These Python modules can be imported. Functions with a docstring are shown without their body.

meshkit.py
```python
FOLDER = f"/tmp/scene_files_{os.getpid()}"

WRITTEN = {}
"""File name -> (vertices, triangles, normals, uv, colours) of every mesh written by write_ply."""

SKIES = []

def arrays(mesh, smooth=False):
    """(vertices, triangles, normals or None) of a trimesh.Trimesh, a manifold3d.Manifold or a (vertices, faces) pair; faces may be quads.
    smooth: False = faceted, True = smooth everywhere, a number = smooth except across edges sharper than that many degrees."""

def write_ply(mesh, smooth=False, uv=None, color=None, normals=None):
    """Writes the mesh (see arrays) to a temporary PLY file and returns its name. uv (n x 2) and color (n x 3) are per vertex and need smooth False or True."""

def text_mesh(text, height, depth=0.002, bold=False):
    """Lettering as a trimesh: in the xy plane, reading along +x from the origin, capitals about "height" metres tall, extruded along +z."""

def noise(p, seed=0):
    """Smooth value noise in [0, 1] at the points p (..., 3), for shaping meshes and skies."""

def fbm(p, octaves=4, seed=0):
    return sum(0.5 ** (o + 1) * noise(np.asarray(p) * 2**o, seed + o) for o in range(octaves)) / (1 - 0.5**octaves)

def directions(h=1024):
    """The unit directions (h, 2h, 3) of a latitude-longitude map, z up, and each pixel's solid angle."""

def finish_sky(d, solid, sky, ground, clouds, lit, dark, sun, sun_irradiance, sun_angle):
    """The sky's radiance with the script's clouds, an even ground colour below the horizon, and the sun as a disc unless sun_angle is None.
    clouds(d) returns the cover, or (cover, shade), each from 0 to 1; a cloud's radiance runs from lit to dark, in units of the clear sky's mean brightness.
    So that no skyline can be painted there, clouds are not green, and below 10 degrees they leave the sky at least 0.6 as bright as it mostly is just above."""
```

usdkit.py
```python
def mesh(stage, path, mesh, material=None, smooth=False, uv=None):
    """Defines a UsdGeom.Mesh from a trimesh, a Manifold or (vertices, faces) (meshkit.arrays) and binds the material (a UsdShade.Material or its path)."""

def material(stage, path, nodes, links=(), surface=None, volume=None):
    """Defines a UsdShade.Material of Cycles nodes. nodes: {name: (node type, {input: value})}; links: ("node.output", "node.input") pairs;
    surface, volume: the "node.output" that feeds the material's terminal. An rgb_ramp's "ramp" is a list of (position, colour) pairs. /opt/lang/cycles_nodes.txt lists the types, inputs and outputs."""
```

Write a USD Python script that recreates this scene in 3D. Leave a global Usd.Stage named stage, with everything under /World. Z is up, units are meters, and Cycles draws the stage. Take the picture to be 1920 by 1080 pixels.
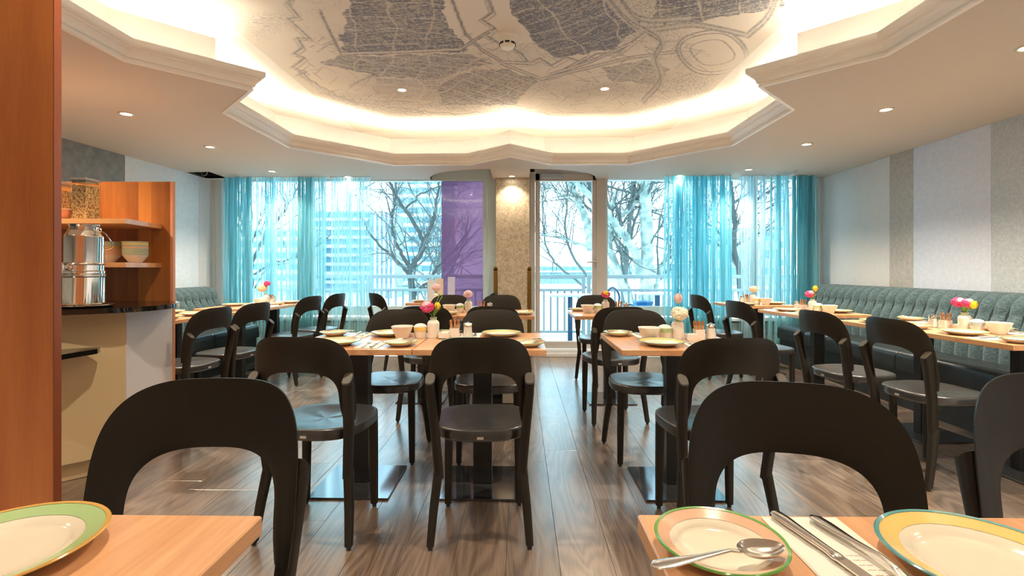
import math, random, numpy as np, trimesh, usdkit, meshkit
import manifold3d as m3
import shapely.geometry as sg
from shapely import affinity, unary_union
from pxr import Usd, UsdGeom, UsdLux, UsdShade, Gf, Sdf

rng = random.Random(11)
nrg = np.random.default_rng(11)
PI = math.pi
stage = Usd.Stage.CreateInMemory()
UsdGeom.SetStageUpAxis(stage, 'Z')
UsdGeom.SetStageMetersPerUnit(stage, 1.0)
UsdGeom.Xform.Define(stage, '/World')
UsdGeom.Scope.Define(stage, '/World/Looks')

# ---------------------------------------------------------------- camera, sky, light levels, exposure
CAM_H, YAW, FPX = 1.12, math.radians(1.0), 920.0
EXPOSURE = 0.42
SKY = 1.85                     # overcast sky radiance
SKY_COLOR = (0.93, 0.98, 1.0)
COVE = 74.0                    # cove strip emission
SPOT = 36.0                   # recessed spot lamps
LAMP_FACE = 30.0              # visible lamp discs
WARM = (1.0, 0.84, 0.63)
COVE_COLOR = (1.0, 0.865, 0.67)

cam = UsdGeom.Camera.Define(stage, '/World/camera')
c, s = math.cos(YAW), math.sin(YAW)
cam.AddTransformOp().Set(Gf.Matrix4d(c, s, 0, 0, 0, 0, 1, 0, s, -c, 0, 0, 0, 0, CAM_H, 1))
cam.CreateHorizontalApertureAttr(36.0)
cam.CreateFocalLengthAttr(36.0 * FPX / 1920)
cam.CreateVerticalApertureOffsetAttr(-36.0 * 35 / 1920)
cam.CreateClippingRangeAttr(Gf.Vec2f(0.05, 2000))
cam.CreateExposureAttr(EXPOSURE)

dome = UsdLux.DomeLight.Define(stage, '/World/sky')
dome.CreateIntensityAttr(SKY)
dome.CreateColorAttr(Gf.Vec3f(*SKY_COLOR))

# ---------------------------------------------------------------- naming and prim helpers
_count = {}


def numbered(parent, name):
    k = (parent, name)
    n = _count.get(k, 0)
    _count[k] = n + 1
    return f'{parent}/{name}' + (f'_{n:03d}' if n else '')


def tag(prim, label=None, cat=None, group=None, kind=None):
    for k, v in (('label', label), ('category', cat), ('group', group), ('kind', kind)):
        if v:
            prim.SetCustomDataByKey(k, v)
    return prim


def ppath(parent):
    return '/World' if parent is None else str(parent.GetPath())


def add(name, mesh, mat, parent=None, smooth=35, label=None, cat=None, group=None, kind=None):
    m = usdkit.mesh(stage, numbered(ppath(parent), name), tri(mesh), '/World/Looks/' + mat, smooth=smooth)
    return tag(m.GetPrim(), label, cat, group, kind)


def place(x, loc, rz=0.0, ry=0.0, rx=0.0):
    x.AddTranslateOp().Set(Gf.Vec3d(*map(float, loc)))
    x.AddRotateXYZOp().Set(Gf.Vec3f(math.degrees(rx), math.degrees(ry), math.degrees(rz)))


def thing(name, label, cat, loc=(0, 0, 0), rz=0.0, group=None, rx=0.0, ry=0.0, sc=1.0):
    x = UsdGeom.Xform.Define(stage, numbered('/World', name))
    place(x, loc, rz, ry, rx)
    if sc != 1.0:
        x.AddScaleOp().Set(Gf.Vec3f(sc, sc, sc))
    return tag(x.GetPrim(), label, cat, group)


_protos = {}


def copies(name, key, cat, build):
    """A maker of things of one kind: the first is built, the others reference it."""
    def make(label, loc, rz=0.0, group=None, rx=0.0, ry=0.0, sc=1.0):
        if key not in _protos:
            t = thing(name, label, cat, loc, rz, group, rx, ry, sc)
            build(t)
            _protos[key] = t
            return t
        t = thing(name, label, cat, loc, rz, group, rx, ry, sc)
        t.GetReferences().AddInternalReference(_protos[key].GetPath())
        t.SetInstanceable(True)
        return t
    return make


# ---------------------------------------------------------------- mesh helpers, all give (vertices, faces)
def tri(m):
    if hasattr(m, 'to_mesh'):
        q = m.to_mesh()
        return np.array(q.vert_properties[:, :3], float), np.array(q.tri_verts, int)
    if isinstance(m, (tuple, list)):
        v, f = np.asarray(m[0], float), np.asarray(m[1], int)
        if f.shape[1] == 4:
            f = np.vstack([f[:, [0, 1, 2]], f[:, [0, 2, 3]]])
            f = f[(f[:, 0] != f[:, 1]) & (f[:, 1] != f[:, 2]) & (f[:, 0] != f[:, 2])]
        return v, f
    return np.array(m.vertices, float), np.array(m.faces, int)


def cat(ms):
    vs, fs, n = [], [], 0
    for m in ms:
        v, f = tri(m)
        vs.append(v)
        fs.append(f + n)
        n += len(v)
    return np.vstack(vs), np.vstack(fs)


def xf(m, loc=(0, 0, 0), rz=0.0, rx=0.0, ry=0.0, sc=1.0):
    v, f = tri(m)
    v = v * sc
    if rx:
        ca, sa = math.cos(rx), math.sin(rx)
        v = v @ np.array([[1, 0, 0], [0, ca, sa], [0, -sa, ca]])
    if ry:
        ca, sa = math.cos(ry), math.sin(ry)
        v = v @ np.array([[ca, 0, -sa], [0, 1, 0], [sa, 0, ca]])
    if rz:
        ca, sa = math.cos(rz), math.sin(rz)
        v = v @ np.array([[ca, sa, 0], [-sa, ca, 0], [0, 0, 1]])
    return v + np.asarray(loc, float), f


def hull(p):
    return m3.Manifold.hull_points(np.asarray(p, float))


def bx(x0, y0, z0, x1, y1, z1, ch=0.0):
    if ch <= 0:
        v = np.array([(x, y, z) for z in (z0, z1) for y in (y0, y1) for x in (x0, x1)], float)
        f = np.array([(0, 2, 3, 1), (4, 5, 7, 6), (0, 1, 5, 4), (2, 6, 7, 3), (0, 4, 6, 2), (1, 3, 7, 5)])
        return tri((v, f))
    p = []
    for i in (0, 1):
        for j in (0, 1):
            for k in (0, 1):
                X, Y, Z = (x0, x1)[i], (y0, y1)[j], (z0, z1)[k]
                sx, sy, sz = (1, -1)[i] * ch, (1, -1)[j] * ch, (1, -1)[k] * ch
                p += [(X, Y + sy, Z + sz), (X + sx, Y, Z + sz), (X + sx, Y + sy, Z)]
    return tri(hull(p))


def loft(rings, caps=(True, True), closed=True):
    n = len(rings[0])
    v = [np.asarray(r, float) for r in rings]
    f = []
    m = n if closed else n - 1
    for a in range(len(rings) - 1):
        for i in range(m):
            j = (i + 1) % n
            f.append((a * n + i, a * n + j, (a + 1) * n + j, (a + 1) * n + i))
    V = np.vstack(v)
    F = [tri((V, np.array(f)))[1]] if f else []
    if caps[0]:
        V = np.vstack([V, V[:n].mean(0)])
        F.append(np.array([(len(V) - 1, (i + 1) % n, i) for i in range(n)]))
    if caps[1]:
        o = (len(rings) - 1) * n
        V = np.vstack([V, V[o:o + n].mean(0)])
        F.append(np.array([(len(V) - 1, o + i, o + (i + 1) % n) for i in range(n)]))
    return V, np.vstack(F)


def circ(r, z, n=24, x=0.0, y=0.0, sq=2.0, ry=None):
    t = np.arange(n) * 2 * PI / n
    ct, st = np.cos(t), np.sin(t)
    ry = r if ry is None else ry
    return np.stack([x + r * np.sign(ct) * np.abs(ct) ** (2 / sq), y + ry * np.sign(st) * np.abs(st) ** (2 / sq), np.full(n, z)], 1)


def lathe(profile, n=24, caps=(True, True), sq=2.0):
    return loft([circ(max(r, 1e-5), z, n, sq=sq) for r, z in profile], caps)


def tube(pts, r, n=8, caps=True, flat=1.0):
    p = np.asarray(pts, float)
    r = np.full(len(p), r) if np.ndim(r) == 0 else np.asarray(r, float)
    d = np.gradient(p, axis=0)
    d /= np.maximum(np.linalg.norm(d, axis=1, keepdims=True), 1e-9)
    u = np.cross(d[0], (0, 0, 1.0))
    if np.linalg.norm(u) < 1e-3:
        u = np.array((1.0, 0, 0))
    rings = []
    t = np.arange(n) * 2 * PI / n
    for i in range(len(p)):
        u = u - d[i] * (u @ d[i])
        u /= np.linalg.norm(u)
        w = np.cross(d[i], u)
        rings.append(p[i] + r[i] * (np.cos(t)[:, None] * u + flat * np.sin(t)[:, None] * w))
    return loft(rings, (caps, caps))


def extr(poly, z0, z1):
    out = []
    for g in getattr(poly, 'geoms', [poly]):
        if g.is_empty:
            continue
        m = trimesh.creation.extrude_polygon(g, z1 - z0, engine='earcut')
        v, f = tri(m)
        out.append((v + (0, 0, z0), f))
    return cat(out)


def wallprism(p, q, t, z0, z1):
    """A wall from p to q, thickness t to the left of the direction p to q."""
    p, q = np.asarray(p, float), np.asarray(q, float)
    d = (q - p) / np.linalg.norm(q - p)
    nn = np.array((-d[1], d[0])) * t
    return extr(sg.Polygon([p, q, q + nn, p + nn]), z0, z1)


def smoothpath(pts, k=6):
    p = np.asarray(pts, float)
    P = np.vstack([2 * p[0] - p[1], p, 2 * p[-1] - p[-2]])
    out = []
    for i in range(1, len(P) - 2):
        for t in np.arange(k) / k:
            a, b, cc, d = P[i - 1], P[i], P[i + 1], P[i + 2]
            out.append(0.5 * (2 * b + (cc - a) * t + (2 * a - 5 * b + 4 * cc - d) * t * t + (3 * b - a - 3 * cc + d) * t ** 3))
    out.append(P[-2])
    return np.array(out)


# ---------------------------------------------------------------- materials
def M(name, nodes, links=(), surface='p.BSDF', volume=None):
    usdkit.material(stage, '/World/Looks/' + name, nodes, links, surface=surface, volume=volume)


def plain(name, col, rough=0.5, metal=0.0, **kw):
    M(name, {'p': ('principled_bsdf', dict(base_color=col, roughness=rough, metallic=metal, **kw))})


def emit(name, col, strength):
    M(name, {'p': ('emission', dict(color=col, strength=strength))}, surface='p.emission')


def speckled(name, c1, c2, scale, rough=0.6, detail=4.0, lo=0.35, hi=0.65, bump=0.0, stretch=(1, 1, 1), bscale=None, distortion=0.0, **kw):
    nodes = {'t': ('texture_coordinate', {}), 'm': ('mapping', {'scale': stretch}),
             'n': ('noise_texture', {'scale': scale, 'detail': detail, 'distortion': distortion}),
             'r': ('rgb_ramp', {'ramp': [(0, c1), (lo, c1), (hi, c2), (1, c2)]}),
             'p': ('principled_bsdf', dict(roughness=rough, **kw))}
    links = [('t.object', 'm.vector'), ('m.vector', 'n.vector'), ('n.fac', 'r.fac'), ('r.color', 'p.base_color')]
    if bump:
        nodes['b'] = ('bump', {'strength': bump, 'distance': 0.004})
        src = 'n.fac'
        if bscale:
            nodes['n2'] = ('noise_texture', {'scale': bscale, 'detail': 5.0})
            links.append(('m.vector', 'n2.vector'))
            src = 'n2.fac'
        links += [(src, 'b.height'), ('b.normal', 'p.normal')]
    M(name, nodes, links)


def wood(name, dark, light, axis, off=0.0, rough=0.35, fine=60.0, stave=0.09, tone=0.35, spec=0.5):
    """Wood with staves glued side by side; the grain runs along the given axis."""
    st = {'x': (0.5, 6, 6), 'y': (6, 0.5, 6), 'z': (6, 6, 0.5)}[axis]
    sv = {'x': (0.0001, 1 / stave, 0.0001), 'y': (1 / stave, 0.0001, 0.0001), 'z': (1 / stave, 0.0001, 0.0001)}[axis]
    nodes = {'t': ('texture_coordinate', {}), 'm': ('mapping', {'scale': st, 'location': (off, off * 1.7, off * 0.6)}),  # dark strip paints the shaded side of the board
             'n': ('noise_texture', {'scale': 1.6, 'detail': 3.0, 'distortion': 0.6}),
             'm2': ('mapping', {'scale': tuple(a * 6 for a in st)}), 'n2': ('noise_texture', {'scale': 3.0, 'detail': 5.0}),
             'sm': ('mapping', {'scale': sv, 'location': (off, off, off)}), 'fl': ('vector_math', {'math_type': 'floor'}),
             'wn': ('white_noise_texture', {'dimensions': '3D'}),
             'a': ('math', {'math_type': 'multiply_add', 'value2': tone}),
             'b': ('math', {'math_type': 'multiply_add', 'value2': 0.35}),
             'q': ('math', {'math_type': 'multiply_add', 'value2': 1 / (0.42 + tone), 'value3': -0.46 / (0.42 + tone)}),
             'r': ('rgb_ramp', {'ramp': [(0.0, dark), (1.0, light)]}),
             'p': ('principled_bsdf', {'roughness': rough, 'specular_ior_level': spec})}
    links = [('t.object', 'm.vector'), ('m.vector', 'n.vector'), ('t.object', 'm2.vector'), ('m2.vector', 'n2.vector'),
             ('t.object', 'sm.vector'), ('sm.vector', 'fl.vector1'), ('fl.vector', 'wn.vector'),
             ('wn.value', 'a.value1'), ('n.fac', 'a.value3'), ('n2.fac', 'b.value1'), ('a.value', 'b.value3'),
             ('b.value', 'q.value1'), ('q.value', 'r.fac'), ('r.color', 'p.base_color')]
    M(name, nodes, links)


wood('table_wood', (0.56, 0.245, 0.10), (0.86, 0.51, 0.275), 'y', spec=0.85, rough=0.22, tone=0.18, stave=0.11)
wood('post_wood', (0.44, 0.125, 0.032), (0.66, 0.235, 0.062), 'z', off=3.1, rough=0.4, tone=0.12, stave=0.30)
wood('cabinet_wood', (0.19, 0.048, 0.010), (0.56, 0.215, 0.045), 'z', off=5.3, rough=0.35, tone=0.75, stave=0.085)
wood('shelf_wood', (0.62, 0.27, 0.10), (0.78, 0.42, 0.18), 'x', off=1.3, rough=0.35, tone=0.1)
plain('post_edge_shade', (0.24, 0.060, 0.022), 0.4)  # shading of the partition's side face, put in as darker colour
plain('edge_wood', (0.72, 0.32, 0.17), 0.4)
# oak floor planks: tones vary, grain along y with cathedral figures
for i, (d, l) in enumerate([((0.068, 0.043, 0.030), (0.240, 0.172, 0.128)), ((0.084, 0.054, 0.038), (0.272, 0.196, 0.148)),
                            ((0.060, 0.040, 0.029), (0.200, 0.146, 0.112)), ((0.096, 0.064, 0.044), (0.296, 0.212, 0.158)),
                            ((0.072, 0.050, 0.038), (0.224, 0.170, 0.136)), ((0.080, 0.051, 0.034), (0.256, 0.180, 0.128))]):
    M(f'oak_{i}', {'t': ('geometry', {}), 'm': ('mapping', {'scale': (5.2, 0.75, 1), 'location': (i * 3.7, i * 5.1, 0)}),
                   'n': ('noise_texture', {'scale': 1.0, 'detail': 1.5, 'distortion': 0.45}),
                   'k': ('math', {'math_type': 'multiply', 'value2': 95.0}), 'sn': ('math', {'math_type': 'sine'}),
                   'm2': ('mapping', {'scale': (230, 7, 1), 'location': (i * 1.7, 0, 0)}), 'n2': ('noise_texture', {'scale': 1.0, 'detail': 4.0, 'roughness': 0.65}),
                   'm3': ('mapping', {'scale': (9, 0.8, 1), 'location': (i * 2.3, 4, 0)}), 'n3': ('noise_texture', {'scale': 1.0, 'detail': 2.0}),
                   'a': ('math', {'math_type': 'multiply_add', 'value2': 0.17, 'value3': -0.42}), 'b': ('math', {'math_type': 'multiply_add', 'value2': 0.85}), 'c': ('math', {'math_type': 'multiply_add', 'value2': 0.9}),
                   'r': ('rgb_ramp', {'ramp': [(0.05, d), (0.80, l)]}), 
                   'rr': ('map_range', {'from_min': 0.0, 'from_max': 1.0, 'to_min': 0.24, 'to_max': 0.40}),
                   'p': ('principled_bsdf', {'roughness': 0.33, 'specular_ior_level': 0.7, 'coat_weight': 1.0, 'coat_roughness': 0.22, 'coat_ior': 1.85})},
      [('t.position', 'm.vector'), ('m.vector', 'n.vector'), ('n.fac', 'k.value1'), ('k.value', 'sn.value1'), ('t.position', 'm2.vector'), ('m2.vector', 'n2.vector'),
       ('t.position', 'm3.vector'), ('m3.vector', 'n3.vector'), ('sn.value', 'a.value1'), ('n2.fac', 'b.value1'), ('a.value', 'b.value3'), ('n3.fac', 'c.value1'), ('b.value', 'c.value3'),
       ('c.value', 'r.fac'), ('r.color', 'p.base_color'), ('n2.fac', 'rr.value'), ('rr.result', 'p.roughness')])
plain('subfloor', (0.03, 0.022, 0.018), 0.8)
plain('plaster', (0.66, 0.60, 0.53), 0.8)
plain('plaster_white', (0.86, 0.83, 0.78), 0.75)
plain('moulding_white', (0.93, 0.91, 0.87), 0.4)
plain('wall_warm', (0.62, 0.56, 0.50), 0.8)
speckled('paper_lilac', (0.63, 0.70, 0.85), (0.69, 0.76, 0.89), 30, 0.55)
speckled('paper_pale', (0.72, 0.78, 0.83), (0.78, 0.83, 0.87), 24, 0.6)
speckled('paper_beige', (0.66, 0.67, 0.68), (0.71, 0.72, 0.73), 20, 0.6, stretch=(6, 6, 0.5))
speckled('paper_grey', (0.46, 0.515, 0.56), (0.57, 0.625, 0.67), 44, 0.45, detail=8, lo=0.42, hi=0.62, distortion=1.4)
speckled('paper_dark', (0.20, 0.215, 0.215), (0.28, 0.295, 0.29), 14, 0.5, detail=7)
speckled('paper_taupe', (0.42, 0.40, 0.375), (0.52, 0.50, 0.47), 30, 0.5, detail=7)
speckled('paper_gold', (0.42, 0.35, 0.25), (0.62, 0.54, 0.40), 22, 0.42, detail=8, lo=0.38, hi=0.62, distortion=1.2)
plain('brass', (0.42, 0.27, 0.08), 0.3, 1.0)
plain('window_frame', (0.62, 0.80, 0.86), 0.35)
plain('window_white', (0.72, 0.75, 0.77), 0.5)
plain('door_frame', (0.60, 0.58, 0.56), 0.35)
plain('radiator_grey', (0.30, 0.36, 0.36), 0.5)
plain('chrome', (0.80, 0.79, 0.77), 0.10, 1.0)
plain('steel', (0.82, 0.80, 0.77), 0.16, 1.0)
plain('steel_brushed', (0.62, 0.61, 0.60), 0.3, 1.0)
plain('urn_steel', (0.86, 0.83, 0.78), 0.06, 1.0)
plain('chair_black', (0.018, 0.0145, 0.0098), 0.45, specular_ior_level=0.38)
plain('chair_seat', (0.036, 0.037, 0.038), 0.24, specular_ior_level=0.95)
plain('chair_end_lit', (0.070, 0.056, 0.040), 0.5)  # light caught by the bevelled leg ends, put in as paler colour
plain('chair_glide', (0.03, 0.03, 0.03), 0.5)
plain('tag_silver', (0.75, 0.74, 0.72), 0.3, 0.6)
plain('table_black', (0.012, 0.012, 0.013), 0.34)
plain('plate_black', (0.17, 0.18, 0.20), 0.10, 0.85)
speckled('leather', (0.013, 0.017, 0.020), (0.022, 0.027, 0.030), 9, 0.32)
plain('groove_shade', (0.010, 0.024, 0.027), 0.9)  # shade between the padded channels, painted as near-black teal on the frame
M('bench_fabric', {'t': ('texture_coordinate', {}), 'm': ('mapping', {'scale': (90, 30, 420)}), 'n': ('noise_texture', {'scale': 1.0, 'detail': 3.0}),
                   'r': ('rgb_ramp', {'ramp': [(0.3, (0.015, 0.044, 0.056)), (0.5, (0.040, 0.088, 0.106)), (0.72, (0.15, 0.205, 0.23))]}),
                   'b': ('bump', {'strength': 0.3, 'distance': 0.002}), 'p': ('principled_bsdf', {'roughness': 0.85, 'sheen_weight': 0.15})},
  [('t.object', 'm.vector'), ('m.vector', 'n.vector'), ('n.fac', 'r.fac'), ('r.color', 'p.base_color'), ('n.fac', 'b.height'), ('b.normal', 'p.normal')])
plain('porcelain', (0.83, 0.79, 0.73), 0.12, coat_weight=0.3)
plain('porcelain_cream', (0.84, 0.77, 0.63), 0.12, coat_weight=0.3)
for n_, c_ in dict(green=(0.42, 0.62, 0.30), yellow=(0.84, 0.62, 0.20), pink=(0.80, 0.50, 0.34), blue=(0.45, 0.60, 0.66), teal=(0.10, 0.34, 0.36), leafgreen=(0.16, 0.42, 0.10), ochre=(0.70, 0.42, 0.12), sage=(0.45, 0.52, 0.36)).items():
    plain('glaze_' + n_, c_, 0.14, coat_weight=0.3)
plain('terracotta', (0.62, 0.27, 0.16), 0.35)
plain('sugar', (0.86, 0.84, 0.80), 0.9)
plain('paper_white', (0.86, 0.83, 0.76), 0.8)
plain('print_orange', (0.60, 0.33, 0.13), 0.7)
plain('stick_brown', (0.40, 0.15, 0.045), 0.6)
plain('stick_tan', (0.62, 0.32, 0.12), 0.6)
plain('petal_white', (0.88, 0.82, 0.68), 0.7, subsurface_weight=0.0)
plain('petal_pink', (0.86, 0.42, 0.44), 0.7)
plain('petal_magenta', (0.66, 0.06, 0.22), 0.7)
plain('petal_rose', (0.86, 0.60, 0.62), 0.7)
plain('petal_yellow', (0.86, 0.64, 0.03), 0.7)
plain('petal_peach', (0.86, 0.60, 0.40), 0.7)
plain('leaf_green', (0.14, 0.28, 0.05), 0.6)
plain('stem_green', (0.24, 0.40, 0.10), 0.6)
plain('counter_beige', (0.55, 0.44, 0.26), 0.6)
plain('counter_lilac', (0.62, 0.58, 0.58), 0.6)
speckled('stone_black', (0.008, 0.007, 0.006), (0.05, 0.032, 0.02), 16, 0.08, detail=9, lo=0.55, hi=0.75, distortion=1.5)
speckled('cereal', (0.30, 0.15, 0.05), (0.88, 0.66, 0.36), 90, 0.8, detail=2, lo=0.36, hi=0.56, bump=0.8)
M('jar_glass', {'f': ('fresnel', {'IOR': 1.12}), 'a': ('transparent_bsdf', {'color': (0.96, 0.98, 0.98)}), 'g': ('glossy_bsdf', {'roughness': 0.03, 'color': (1, 1, 1)}), 'x': ('mix_closure', {})},
  [('f.fac', 'x.fac'), ('a.BSDF', 'x.closure1'), ('g.BSDF', 'x.closure2')], surface='x.closure')
def pane_mat(name, col):
    M(name, {'f': ('fresnel', {'IOR': 1.5}), 'a': ('transparent_bsdf', {'color': col}), 'g': ('glossy_bsdf', {'roughness': 0.0, 'color': (1, 1, 1)}), 'x': ('mix_closure', {})},
      [('f.fac', 'x.fac'), ('a.BSDF', 'x.closure1'), ('g.BSDF', 'x.closure2')], surface='x.closure')
pane_mat('pane_glass', (0.66, 0.84, 0.91))
M('purple_film', {'f': ('fresnel', {'IOR': 1.5}), 'a': ('transparent_bsdf', {'color': (0.30, 0.245, 0.33)}), 'g': ('glossy_bsdf', {'roughness': 0.0, 'color': (1, 1, 1)}),
                  't': ('translucent_bsdf', {'color': (0.27, 0.215, 0.33)}), 'y': ('mix_closure', {'fac': 0.45}), 'x': ('mix_closure', {})},
  [('a.BSDF', 'y.closure1'), ('t.BSDF', 'y.closure2'), ('f.fac', 'x.fac'), ('y.closure', 'x.closure1'), ('g.BSDF', 'x.closure2')], surface='x.closure')
def thread_mat(name, stops, band=0.5):
    M(name, {'g': ('geometry', {}), 'mp': ('mapping', {'scale': (17, 0.001, 0.001)}), 'n': ('noise_texture', {'scale': 1.0, 'detail': 2.0}),
             'mr': ('map_range', {'from_min': 0.36, 'from_max': 0.62, 'to_min': 0.0, 'to_max': band}), 'ad': ('math', {'math_type': 'multiply_add', 'value2': 1 - band, 'use_clamp': True}),
             'r': ('rgb_ramp', {'ramp': stops}), 'd': ('diffuse_bsdf', {}), 't': ('translucent_bsdf', {}), 'x': ('mix_closure', {'fac': 0.82})},
      [('g.position', 'mp.vector'), ('mp.vector', 'n.vector'), ('n.fac', 'mr.value'), ('g.random_per_island', 'ad.value1'), ('mr.result', 'ad.value3'),
       ('ad.value', 'r.fac'), ('r.color', 'd.color'), ('r.color', 't.color'), ('d.BSDF', 'x.closure1'), ('t.BSDF', 'x.closure2')], surface='x.closure')
thread_mat('thread_teal', [(0, (0.36, 0.68, 0.71)), (0.5, (0.52, 0.80, 0.83)), (1, (0.78, 0.92, 0.93))])
thread_mat('thread_aqua', [(0, (0.42, 0.80, 0.86)), (0.5, (0.66, 0.90, 0.93)), (1, (0.90, 0.97, 0.97))])
thread_mat('thread_turquoise', [(0, (0.26, 0.72, 0.82)), (0.4, (0.48, 0.85, 0.90)), (0.58, (0.70, 0.92, 0.94)), (0.66, (0.80, 0.86, 0.74)), (1, (0.90, 0.92, 0.78))])
thread_mat('thread_pale', [(0, (0.66, 0.86, 0.92)), (1, (0.92, 0.97, 0.98))])
emit('lamp_glow', (1.0, 0.90, 0.72), LAMP_FACE)
emit('cove_glow', COVE_COLOR, COVE)
emit('cove_glow_low', COVE_COLOR, COVE * 0.62)
plain('lamp_ring', (0.62, 0.55, 0.45), 0.35, 0.3)
plain('plastic_white', (0.80, 0.77, 0.70), 0.4)
plain('dark_void', (0.012, 0.012, 0.013), 0.8)
plain('grille_grey', (0.52, 0.53, 0.51), 0.7)
# outdoors
plain('out_ground', (0.62, 0.64, 0.66), 0.9)
plain('out_deck', (0.60, 0.62, 0.62), 0.8)
plain('rail_paint', (0.24, 0.27, 0.27), 0.6)
speckled('bark_plane', (0.17, 0.21, 0.19), (0.40, 0.46, 0.42), 6, 0.8, detail=6, lo=0.4, hi=0.6, bump=0.3)
plain('bark_dark', (0.045, 0.052, 0.05), 0.9)
plain('bark_mid', (0.08, 0.095, 0.09), 0.9)
plain('tower_wall', (0.30, 0.46, 0.52), 0.7)
plain('tower_band', (0.62, 0.74, 0.78), 0.7)
plain('tower_glass', (0.12, 0.24, 0.30), 0.3)
plain('block_grey', (0.24, 0.33, 0.38), 0.7)
plain('block_pale', (0.48, 0.56, 0.60), 0.7)
plain('cafe_blue', (0.012, 0.06, 0.125), 0.5)
plain('cafe_top', (0.66, 0.68, 0.68), 0.4)
plain('bin_blue', (0.02, 0.16, 0.36), 0.5)
plain('card_white', (0.62, 0.72, 0.80), 0.6)
plain('card_lilac', (0.50, 0.54, 0.80), 0.6)
plain('card_beige', (0.70, 0.60, 0.46), 0.6)
# mural: paper and ink, the ink drawn in the mesh's primvar
M('mural_print', {'k': ('attribute', {'attribute': 'ink'}), 'g': ('geometry', {}), 'v': ('voronoi_texture', {'scale': 42.0, 'metric': 'manhattan', 'feature': 'f1'}),
                  'w': ('noise_texture', {'scale': 90.0, 'detail': 3.0}), 'vm': ('map_range', {'from_min': 0.1, 'from_max': 0.6, 'to_min': 0.72, 'to_max': 1.18}),
                  'wm': ('map_range', {'from_min': 0.3, 'from_max': 0.7, 'to_min': 0.85, 'to_max': 1.15}),
                  'a': ('math', {'math_type': 'multiply'}), 'b': ('math', {'math_type': 'multiply', 'use_clamp': True}),
                  'r': ('rgb_ramp', {'ramp': [(0, (0.72, 0.66, 0.58)), (0.5, (0.36, 0.335, 0.32)), (1, (0.17, 0.175, 0.215))]}), 'p': ('principled_bsdf', {'roughness': 0.75})},
  [('g.position', 'v.vector'), ('g.position', 'w.vector'), ('v.distance', 'vm.value'), ('w.fac', 'wm.value'), ('k.fac', 'a.value1'), ('vm.result', 'a.value2'),
   ('a.value', 'b.value1'), ('wm.result', 'b.value2'), ('b.value', 'r.fac'), ('r.color', 'p.base_color')])

# ---------------------------------------------------------------- the room
ZS, ZC = 2.285, 2.82          # lowered ceiling, tray ceiling
YB = 6.32                     # window wall, inner face
X_L = lambda y: -4.22 + 0.022 * (y + 2.7)
X_R = lambda y: 3.62 + 0.036 * y
YF = -2.7                     # wall behind the camera


def struct(name, mesh=None, mat=None, smooth=35):
    if mesh is None:
        return tag(UsdGeom.Xform.Define(stage, numbered('/World', name)).GetPrim(), kind='structure')
    return add(name, mesh, mat, smooth=smooth, kind='structure')


# floor of planks
fl = struct('floor')
add('subfloor', bx(-4.4, YF - 0.1, -0.12, 4.1, YB + 0.05, -0.012), 'subfloor', fl)
W = 0.2035
x0 = 0.148 - W * 22
k = 0
while x0 < 3.95:
    y = YF + rng.uniform(-1.4, 0)
    while y < YB:
        ln = rng.choice([1.28, 1.28, 1.1, 1.45])
        a, b = max(y, YF), min(y + ln, YB)
        xa, xb = max(x0, -4.35), min(x0 + W, 4.0)
        if b - a > 0.02 and xb - xa > 0.02:
            g = 0.0005
            add('plank', bx(xa + g, a + g, -0.013, xb - g, b - g, rng.uniform(-0.0004, 0.0), 0.0008), f'oak_{rng.randrange(6)}', fl, smooth=False)
        y += ln
    x0 += W

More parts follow.
